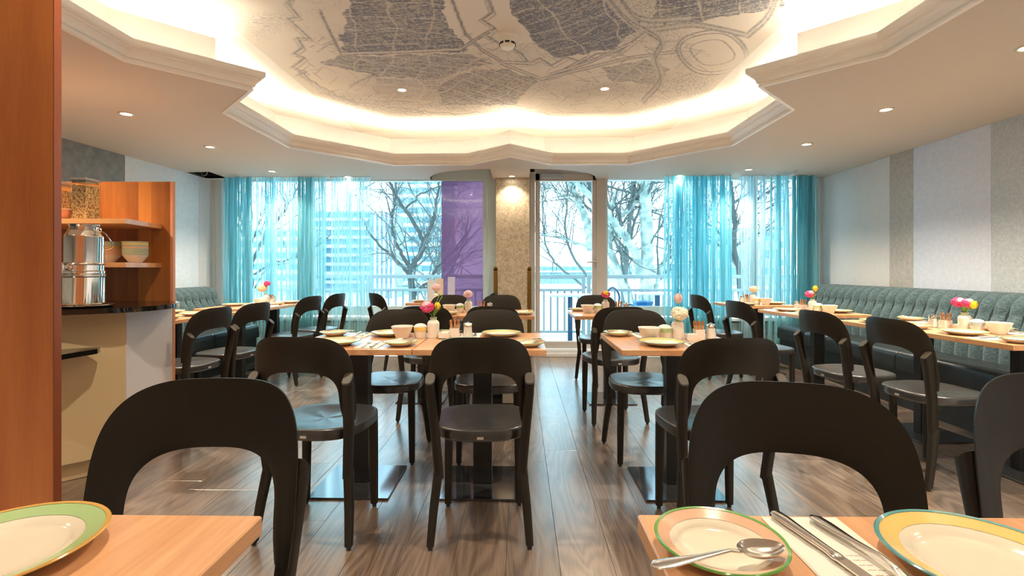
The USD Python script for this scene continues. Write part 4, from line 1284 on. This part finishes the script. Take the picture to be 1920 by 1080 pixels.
p0, p1 = np.array((-2.205, 2.700)), np.array((-2.270, 3.152))
nn = np.array((p1 - p0)[::-1]) * (1, -1)
nn /= np.linalg.norm(nn)
add('side_panel', extr(sg.Polygon([p0, p1, p1 + nn * .006, p0 + nn * .006]), 0.06, 0.888), 'counter_lilac', t, smooth=False, label='pale lilac panel')
add('kick_board', extr(affinity.translate(body, -.03, .03).intersection(sg.box(-3.4, 2, -1, 3.15)), 0.002, 0.10), 'counter_beige', t, smooth=False)
add('worktop', extr(sg.Polygon(list(top) + [(-3.40, 3.154)]), 0.888, 0.915), 'stone_black', t, smooth=30)
t = thing('stone_ledge', 'low black stone ledge in front of the beige counter', 'ledge')
add('slab', extr(sg.Polygon([(-2.60, 2.10), (-2.270, 2.10), (-2.205, 2.520), (-2.24, 2.575), (-2.330, 2.550), (-2.41, 2.470), (-2.6, 2.318)]), 0.680, 0.705), 'stone_black', t, smooth=30)
add('bracket', bx(-2.56, 2.15, 0.002, -2.52, 2.3, 0.680), 'counter_beige', t, smooth=False)

# drinks urn like a milk can, on its tray
t = thing('serving_tray', 'round chrome tray under the drinks urn', 'tray', (-2.360, 2.615, 0.9155))
add('dish', lathe([(0.0, 0.0), (0.116, 0.0), (0.130, 0.006), (0.132, 0.010), (0.124, 0.010), (0.106, 0.006), (0.0, 0.005)], 48, (False, False)), 'urn_steel', t, smooth=50)
add('rim_ring', lathe([(0.126, 0.009), (0.134, 0.0125), (0.130, 0.016), (0.124, 0.012)], 48, (False, False)), 'urn_steel', t)
UQ = .80
t = thing('drinks_urn', 'polished steel drinks urn shaped like a milk can with tap', 'urn', (-2.360, 2.615, 0.922))
t.GetAttribute('xformOp:translate'); UsdGeom.Xformable(t).AddScaleOp().Set(Gf.Vec3f(UQ, UQ, 1.0))
add('base', lathe([(0.0, 0.0), (0.120, 0.0), (0.121, 0.012), (0.113, 0.018), (0.113, 0.155), (0.117, 0.160), (0.117, 0.170), (0.0, 0.170)], 48, (False, False)), 'urn_steel', t, smooth=30)
add('body', lathe([(0.0, 0.170), (0.111, 0.170), (0.115, 0.176), (0.115, 0.186), (0.110, 0.190), (0.110, 0.222), (0.113, 0.226), (0.110, 0.230), (0.107, 0.236), (0.107, 0.372), (0.104, 0.380), (0.088, 0.402), (0.080, 0.408)], 48, (False, False)), 'urn_steel', t, smooth=30)
nk = add('neck', lathe([(0.080, 0.408), (0.079, 0.426), (0.086, 0.436), (0.086, 0.440), (0.076, 0.438), (0.0, 0.436)], 48, (False, False)), 'urn_steel', t, smooth=30)
add('band', cat([lathe([(r_, z_ - .003), (r_ + .003, z_), (r_, z_ + .003)], 48, (False, False)) for r_, z_ in ((.1115, .19), (.1115, .224), (.116, .165))]), 'chrome', t)
tp = add('tap', cat([xf(lathe([(0.0, 0.0), (0.016, 0.0), (0.016, 0.02), (0.009, 0.024), (0.009, 0.055), (0.0, 0.055)], 16), (0, -.108, .208), rx=PI / 2), xf(lathe([(0.0, -.03), (0.009, -.03), (0.011, 0.0), (0.010, .018), (0.0, .02)], 14), (0, -.16, .206))]), 'chrome', t)
add('tap_lever', cat([tube([(0, -.16, .225), (-.01, -.165, .232), (-.04, -.17, .236)], .005, 8), xf(lathe([(0.0, -.008), (.008, 0), (0.0, .008)], 10), (-.043, -.17, .236))]), 'chrome', tp)
for sx in (-1, 1):
    add('lug', tube([(sx * .092, 0, .392), (sx * .112, 0, .400), (sx * .114, 0, .414), (sx * .100, 0, .418), (sx * .088, 0, .410)], .0038, 8), 'chrome', t)
add('carry_handle', tube(smoothpath([(.112, 0, .405), (.128, .02, .39), (.133, .05, .36), (.125, .085, .335), (.08, .118, .315), (0, .13, .306), (-.08, .118, .315), (-.125, .085, .335), (-.128, .03, .37), (-.112, 0, .405)], 4), .003, 6), 'chrome', t)
# cereal jars and terracotta bowl on the upper shelf
for i, (x, lb) in enumerate(((-2.879, 'square glass jar of muesli beside the terracotta bowl'), (-2.612, 'square glass jar of oat flakes at the shelf front'))):
    t = thing('cereal_jar', lb, 'jar', (x, 3.02 if i == 0 else 2.90, 1.4125), 0.0)
    o, i_ = sg.box(-.044, -.044, .044, .044).buffer(.009), sg.box(-.042, -.042, .042, .042).buffer(.006)
    add('glass', cat([extr(o.difference(i_), 0, .236), extr(o, 0, .003)]), 'jar_glass', t, smooth=30)
    fill = extr(sg.box(-.0415, -.0415, .0415, .0415).buffer(.005), .004, .205 if i else .195)
    add('cereal', fill, 'cereal', t, smooth=False, kind='stuff')
    add('lid', cat([extr(o.buffer(.001), .236, .250), extr(i_.buffer(-.004), .222, .236)]), 'steel_brushed', t, smooth=30)
t = thing('terracotta_bowl', 'shallow terracotta bowl on the upper shelf in front of jars', 'bowl', (-2.748, 2.860, 1.4125))
add('body', lathe([(0.0, 0.0), (0.060, 0.0), (0.066, 0.004), (0.078, 0.030), (0.082, 0.060), (0.078, 0.062), (0.062, 0.010), (0.0, 0.008)], 40, (False, False)), 'terracotta', t, smooth=50)
add('rim', lathe([(0.079, 0.058), (0.0835, 0.061), (0.081, 0.064), (0.077, 0.062)], 40, (False, False)), 'terracotta', t)


def bowl_stack_builder(col):
    def build(t):
        add('body', lathe([(0.0, 0.0), (0.034, 0.0), (0.037, 0.003), (0.0635, 0.040), (0.0665, 0.052), (0.0648, 0.052), (0.034, 0.0055), (0.0, 0.004)], 36, (False, False)), 'porcelain_cream', t, smooth=50)
        add('rim_band', lathe([(0.0652, 0.0445), (0.0678, 0.052), (0.0668, 0.0535), (0.0655, 0.0525)], 36, (False, False)), col, t, label='coloured glaze rim')
    return build


SB = {c_: copies('cereal_bowl', 'sb' + c_, 'bowl', bowl_stack_builder('glaze_' + c_)) for c_ in ('sage', 'yellow', 'pink', 'blue')}
ordn = ['lowest', 'second', 'third', 'fourth', 'fifth', 'sixth', 'seventh', 'topmost']
for x, nm, cols in ((-2.352, 'stack next to the board edge', ('sage', 'sage', 'sage', 'sage', 'pink', 'sage', 'yellow', 'sage')), (-2.520, 'stack half behind the urn', ('pink', 'pink', 'pink', 'pink', 'yellow', 'sage', 'sage', 'sage'))):
    for i, c_ in enumerate(cols):
        cn = dict(sage='grey green', yellow='yellow', pink='peach', blue='blue')[c_]
        SB[c_](f'{cn} rimmed cereal bowl, {ordn[i]} of the {nm}', (x + rng.uniform(-.002, .002), 2.955, 1.1615 + i * .0105), rng.uniform(0, 6))

# ---------------------------------------------------------------- string curtains in front of the windows
def curtain(label, mat, x0, x1, n, y=6.13, wid=(.003, .007), fold=.03, lam=.16, dens=None, seed=1, z1=ZS - 0.006, lean=0.0):
    r = np.random.default_rng(seed)
    t = thing('string_curtain', label, 'curtain', (0, 0, 0))
    vs, fs, k = [], [], 0
    zs_ = np.linspace(0.015, z1, 9)
    for i in range(n):
        u = r.random()
        if dens is not None:
            while r.random() > np.interp(u, *dens):
                u = r.random()
        x = x0 + u * (x1 - x0)
        w = r.uniform(*wid)
        a = r.uniform(-.7, .7)
        yy = y + fold * math.sin(2 * PI * x / lam) + r.normal(0, .012)
        sx = np.cumsum(r.normal(0, .0022, 9)) + lean * (z1 - zs_) * (u - .5) + .006 * np.sin(zs_ * 2.2 + r.random() * 6)
        sx -= sx[-1]
        c_, s_ = math.cos(a) * w / 2, math.sin(a) * w / 2
        L_ = np.c_[x + sx - c_, np.full(9, yy - s_), zs_]
        R_ = np.c_[x + sx + c_, np.full(9, yy + s_), zs_]
        vs += [L_, R_]
        for j in range(8):
            fs.append((k + j, k + 9 + j, k + 9 + j + 1, k + j + 1))
        k += 18
    add('threads', (np.vstack(vs), np.array(fs)), mat, t, smooth=False, kind='stuff')
    add('heading_tape', bx(x0, y - .008, z1 - .001, x1, y + .008, z1 + .005), 'paper_white', t, smooth=False)


curtain('dense teal string curtain bundle at the left wall end', 'thread_teal', -3.72, -3.37, 200, seed=1, wid=(.004, .009))
curtain('loose pale aqua string curtain between the two teal bundles', 'thread_aqua', -3.36, -2.82, 150, seed=2, lam=.2, dens=([0, .1, .2, .28, .42, .5, .62, .8, .9, 1], [.4, .05, .25, 1, 1, .25, .5, .25, .05, .6]))
curtain('dark teal string bundle fraying to sheer in mid left window', 'thread_teal', -2.81, -2.43, 190, seed=3, wid=(.003, .008), dens=([0, .05, .5, .6, 1], [.6, 1, .9, .35, .25]))
curtain('sheer thin string curtain edge in the left window', 'thread_aqua', -2.39, -1.89, 120, seed=4, wid=(.002, .006), dens=([0, .3, .7, .85, 1], [.6, .6, .9, .2, .8]))
curtain('wide turquoise string curtain right of the glazed door', 'thread_turquoise', 1.78, 2.60, 380, seed=5, wid=(.003, .009), lam=.12, dens=([0, .06, .15, .3, 1], [.25, .4, .8, 1, 1]))
curtain('pale string curtain beside the bright gap at the right', 'thread_pale', 2.74, 3.03, 110, seed=6, dens=([0, .2, .4, .55, .7, 1], [.5, 1, 1, .15, .5, .6]))
curtain('light aqua string curtain before the dark right bundle', 'thread_aqua', 3.09, 3.32, 150, seed=7, lam=.1, lean=.02)
curtain('dark teal string bundle at the right wall end', 'thread_teal', 3.38, 3.64, 230, seed=8, wid=(.005, .010), lean=.015)

# ---------------------------------------------------------------- outside: balcony, trees, town
def at(px, py, d):
    """The point d metres beyond the camera that the photograph shows at (px, py)."""
    u = (px - 960) / FPX
    return np.array((d * (-math.sin(YAW) + u * math.cos(YAW)), d * (math.cos(YAW) + u * math.sin(YAW)), CAM_H + (505 - py) / FPX * d))


struct('ground', bx(-400, 9.6, -6.2, 400, 700, -6.0), 'out_ground')
dk = struct('balcony_floor')
for i in range(27):
    add('slab', bx(-8 + i * .6, YB + .31, -.16, -8 + i * .6 + .594, 9.35, -.10, .004), 'out_deck', dk, smooth=False)


def railing(label, x0, x1, y=9.0):
    t = thing('balcony_railing', label, 'railing', (x0, y, 0))
    L = x1 - x0
    add('top_rail', bx(0, -.03, .955, L, .03, 1.02, .006), 'rail_paint', t)
    add('middle_rail', bx(0, -.025, .715, L, .025, .765, .006), 'rail_paint', t)
    add('bottom_rail', bx(0, -.025, -.045, L, .025, 0.0, .006), 'rail_paint', t)
    for x in (0, L - .06):
        add('post', bx(x, -.03, -.10, x + .06, .03, .955, .004), 'rail_paint', t)
    n = int(L / .125)
    for i in range(1, n):
        x = i * L / n
        add('baluster', bx(x - .016, -.012, 0.0, x + .016, .012, .715), 'rail_paint', t, smooth=False)


railing('grey balcony railing section outside behind the left curtains', -6.1, -2.88)
railing('grey balcony railing section outside the clear left window', -2.84, -1.62)
railing('grey balcony railing section outside the door and pillar', -1.58, 1.18)
railing('grey balcony railing section outside the right window', 1.22, 6.0)

# cafe furniture on the balcony
def cafe_table(label, x, y):
    t = thing('cafe_table', label, 'outdoor table', (x, y, -.10))
    add('top', bx(-.34, -.30, .800, .34, .30, .825, .004), 'cafe_top', t)
    add('post', bx(-.035, -.035, .02, .035, .035, .800, .003), 'cafe_blue', t)
    add('base', bx(-.22, -.22, 0, .22, .22, .02, .003), 'cafe_blue', t)


cafe_table('outdoor cafe table on a blue post behind the door glass', .78, 7.75)
cafe_table('outdoor cafe table behind the right window near the curtain', 2.30, 8.30)
t = thing('wire_chair', 'blue outdoor chair with a looped wire back on the balcony', 'outdoor chair', (1.60, 8.05, -.10), R(-60))
lp = lambda a: tube(smoothpath(a, 6), .016, 7)
add('back_loop', lp([(-.20, -.18, .62), (-.24, -.20, .80), (-.16, -.24, .90), (-.02, -.24, .84), (.02, -.22, .66), (-.06, -.20, .52)]), 'cafe_blue', t)
add('back_loop', lp([(.20, -.18, .62), (.24, -.20, .82), (.14, -.24, .93), (.0, -.24, .84), (-.04, -.22, .66), (.06, -.20, .52)]), 'cafe_blue', t)
add('armrest', lp([(-.20, -.18, .62), (-.27, .0, .66), (-.24, .17, .60)]), 'cafe_blue', t)
add('armrest', lp([(.20, -.18, .62), (.27, .0, .66), (.24, .17, .60)]), 'cafe_blue', t)
add('seat', lathe([(0, .44), (.2, .44), (.23, .45), (.23, .465), (.2, .47), (0, .462)], 24, (False, False), sq=3), 'cafe_blue', t)
for sx in (-1, 1):
    for sy in (-1, 1):
        add('leg', tube([(sx * .24 if sy > 0 else sx * .19, sy * .18, 0), (sx * .20, sy * .16, .44)] + ([(sx * .24, .17, .60)] if sy > 0 else [(sx * .20, -.18, .62)]), .012, 7), 'cafe_blue', t)
t = thing('storage_bin', 'bright blue bin standing on the balcony by the railing', 'bin', (2.16, 8.72, -.10))
add('box', bx(-.14, -.14, 0, .14, .14, .62, .01), 'bin_blue', t)
add('lid', bx(-.15, -.15, .62, .15, .15, .66, .008), 'bin_blue', t)


def tree(label, limbs, d, mat, twigmat, seed, ntw=60, tl=(.6, 1.5), up=.35, lev=2):
    """limbs: (points seen at d, radius at the start, radius at the end, lean in depth)."""
    r = np.random.default_rng(seed)
    t = thing('bare_tree', label, 'tree', (0, 0, 0))
    segs = []
    paths = []
    for pts, r0, r1, dep in limbs:
        n = len(pts)
        p = np.array([at(x, y, d + dep * i / max(n - 1, 1)) for i, (x, y) in enumerate(pts)])
        sp = smoothpath(p, 5)
        sp[1:-1] += r.normal(0, .02, (len(sp) - 2, 3))
        rr = np.linspace(r0, r1, len(sp))
        add('trunk' if r0 > .13 else 'limb', tube(sp, rr, 9), mat, t, smooth=60)
        paths.append((sp, rr))

    def grow(p, dr, ln, rad, level):
        pts = [p]
        for i in range(4):
            dr = dr + r.normal(0, .16, 3) + (0, 0, .06)
            dr /= np.linalg.norm(dr)
            pts.append(pts[-1] + dr * ln / 4)
        segs.append(tube(pts, np.linspace(rad, max(rad * .4, .003), 5), 4, caps=False))
        if level > 0:
            for _ in range(r.integers(2, 5)):
                k_ = r.integers(1, 5)
                nd = dr + r.normal(0, .55, 3)
                grow(pts[k_], nd / np.linalg.norm(nd), ln * r.uniform(.4, .75), rad * .55, level - 1)
    for _ in range(ntw):
        sp, rr = paths[r.integers(len(paths))]
        i = r.integers(len(sp) // 4, len(sp))
        tg = sp[min(i + 1, len(sp) - 1)] - sp[max(i - 1, 0)]
        tg /= np.linalg.norm(tg)
        nd = tg * .6 + r.normal(0, .6, 3) + (0, 0, up)
        grow(sp[i], nd / np.linalg.norm(nd), r.uniform(*tl), min(rr[i] * .45, .030), lev)
    add('twigs', cat(segs), twigmat, t, smooth=60, kind='stuff')


tree('slim dark bare tree with forked branches outside the left window', [
    ([(774, 700), (773, 600), (772, 540), (770, 505), (786, 478), (795, 453)], .11, .07, 0),
    ([(795, 453), (812, 415), (819, 380), (823, 345), (830, 290)], .06, .02, .6), ([(795, 453), (771, 410), (747, 375), (731, 340), (716, 300), (700, 250)], .06, .02, -.5),
    ([(770, 505), (749, 470), (738, 440), (735, 400), (742, 360), (734, 300)], .055, .02, .8), ([(772, 515), (745, 490), (718, 465), (690, 432), (676, 400)], .05, .015, -.6),
    ([(773, 560), (800, 530), (822, 500), (850, 470), (880, 430)], .05, .02, .5), ([(760, 392), (790, 365), (820, 350), (860, 345)], .03, .012, .4)], 13.5, 'bark_dark', 'bark_mid', 41, 70, (.8, 2.0))
tree('pale plane tree with thick leaning limbs outside the door', [
    ([(1216, 760), (1214, 640), (1213, 540), (1212, 470), (1211, 400), (1207, 340), (1203, 260), (1200, 180)], .18, .11, 0),
    ([(1206, 520), (1190, 470), (1168, 440), (1148, 415), (1136, 398), (1105, 368), (1080, 340), (1056, 310), (1040, 280)], .11, .06, -.8),
    ([(1196, 640), (1180, 560), (1160, 515), (1144, 470), (1142, 430), (1144, 395), (1158, 360)], .12, .05, .7),
    ([(1108, 470), (1104, 430), (1092, 396), (1078, 362), (1066, 335), (1052, 300)], .10, .06, .5),
    ([(1144, 430), (1170, 400), (1196, 378), (1212, 360)], .06, .04, .3), ([(1207, 350), (1190, 330), (1176, 318), (1150, 290)], .05, .03, -.4),
    ([(1220, 560), (1236, 520), (1252, 480), (1290, 440)], .07, .03, .4), ([(1118, 470), (1080, 455), (1040, 442), (1010, 437), (970, 425)], .035, .02, .6),
    ([(1095, 385), (1060, 368), (1030, 352), (1000, 340)], .03, .015, .3)], 11.5, 'bark_plane', 'bark_mid', 43, 130, (.6, 1.7))
tree('dark many branched tree behind the plane tree', [
    ([(1176, 640), (1172, 540), (1176, 470), (1184, 400), (1190, 330), (1200, 260)], .11, .05, 0), ([(1174, 480), (1190, 420), (1204, 380), (1214, 340), (1230, 290)], .05, .02, .7),
    ([(1175, 500), (1150, 440), (1144, 400), (1150, 340), (1160, 290)], .05, .02, -.6), ([(1176, 470), (1130, 420), (1104, 372), (1090, 320)], .04, .02, .9),
    ([(1100, 520), (1070, 470), (1060, 420), (1064, 360), (1050, 300)], .045, .02, .4), ([(1100, 540), (1048, 500), (1024, 460), (1018, 400), (1020, 340)], .04, .015, .2)], 16.0, 'bark_mid', 'bark_mid', 47, 150, (1.0, 2.4))
tree('bare tree seen through the right curtains', [
    ([(1400, 700), (1390, 560), (1382, 480), (1376, 410), (1370, 350), (1366, 280)], .09, .04, 0), ([(1384, 500), (1360, 450), (1330, 420), (1290, 400)], .04, .02, .6),
    ([(1378, 430), (1400, 390), (1440, 360), (1480, 340)], .04, .02, -.4), ([(1380, 460), (1420, 440), (1460, 410)], .03, .015, .4)], 13.0, 'bark_dark', 'bark_mid', 53, 50, (.8, 1.8))
tree('bare tree seen through the left curtains', [
    ([(470, 720), (466, 580), (470, 500), (462, 430), (455, 360), (450, 280)], .10, .04, 0), ([(468, 500), (500, 440), (530, 400), (560, 350)], .05, .02, .8),
    ([(464, 450), (440, 410), (430, 360)], .04, .02, -.4), ([(468, 520), (520, 490), (570, 480), (620, 440)], .04, .015, .6)], 14.5, 'bark_dark', 'bark_mid', 59, 60, (.9, 2.0))
tree('small distant tree between balcony railing and towers', [
    ([(826, 640), (822, 560), (824, 500), (830, 450), (836, 400)], .10, .03, 0), ([(824, 520), (806, 480), (800, 440)], .05, .02, .5), ([(823, 540), (850, 500), (870, 450), (880, 400)], .05, .02, .6)], 22.0, 'bark_mid', 'bark_mid', 61, 70, (1.2, 2.6))


def building(label, x0, x1, y0, dep, z0, z1, wall, band, floors, cols, fin=False):
    t = thing('apartment_building', label, 'building', ((x0 + x1) / 2, y0, z0))
    hw, H = (x1 - x0) / 2, z1 - z0
    add('walls', bx(-hw, 0, 0, hw, dep, H), wall, t, smooth=False)
    add('roof', bx(-hw - .3, -.3, H, hw + .3, dep + .3, H + .5), band, t, smooth=False)
    fh = H / floors
    for i in range(floors):
        z = i * fh
        if z0 + z < -4:
            continue
        if not fin:
            add('balcony_band', bx(-hw, -.9, z, hw, 0, z + fh * .34), band, t, smooth=False)
        for k_ in range(cols):
            cw = 2 * hw / cols
            add('window', bx(-hw + k_ * cw + cw * .14, -.06, z + fh * .40, -hw + (k_ + 1) * cw - cw * .14, .0, z + fh * .88), 'tower_glass', t, smooth=False)
    if fin:
        for k_ in range(cols + 1):
            xx = -hw + k_ * 2 * hw / cols
            add('pilaster', bx(xx - .25, -.5, 0, xx + .25, 0, H), band, t, smooth=False)


X_ = lambda px, d: (px - 976) / FPX * d
Z_ = lambda py, d: CAM_H + (505 - py) / FPX * d
building('tall pale cyan apartment tower with horizontal balcony bands', X_(736, 140), X_(838, 140), 140, 16, -6, 52, 'tower_wall', 'tower_band', 21, 4)
building('narrow grey tower with vertical ribs left of the tall tower', X_(703, 120), X_(737, 120), 120, 10, -6, Z_(400, 120), 'block_grey', 'block_pale', 8, 4, True)
building('broad grey block behind the left curtain edge', X_(585, 150), X_(692, 150), 150, 18, -6, Z_(397, 150), 'block_grey', 'tower_band', 9, 6)
building('pale block seen through the left curtains', X_(420, 130), X_(560, 130), 130, 15, -6, Z_(430, 130), 'block_pale', 'tower_band', 6, 6)
building('low distant block on the skyline behind the door', X_(1000, 240), X_(1110, 240), 240, 20, -6, Z_(500, 240), 'block_grey', 'block_pale', 3, 8)
building('low distant block on the skyline behind the plane tree', X_(1125, 260), X_(1290, 260), 260, 20, -6, Z_(497, 260), 'block_pale', 'block_grey', 3, 8)
building('reddish roofed low house seen in the right curtain gap', X_(1340, 110), X_(1460, 110), 110, 14, -6, Z_(432, 110), 'block_pale', 'block_grey', 4, 6)
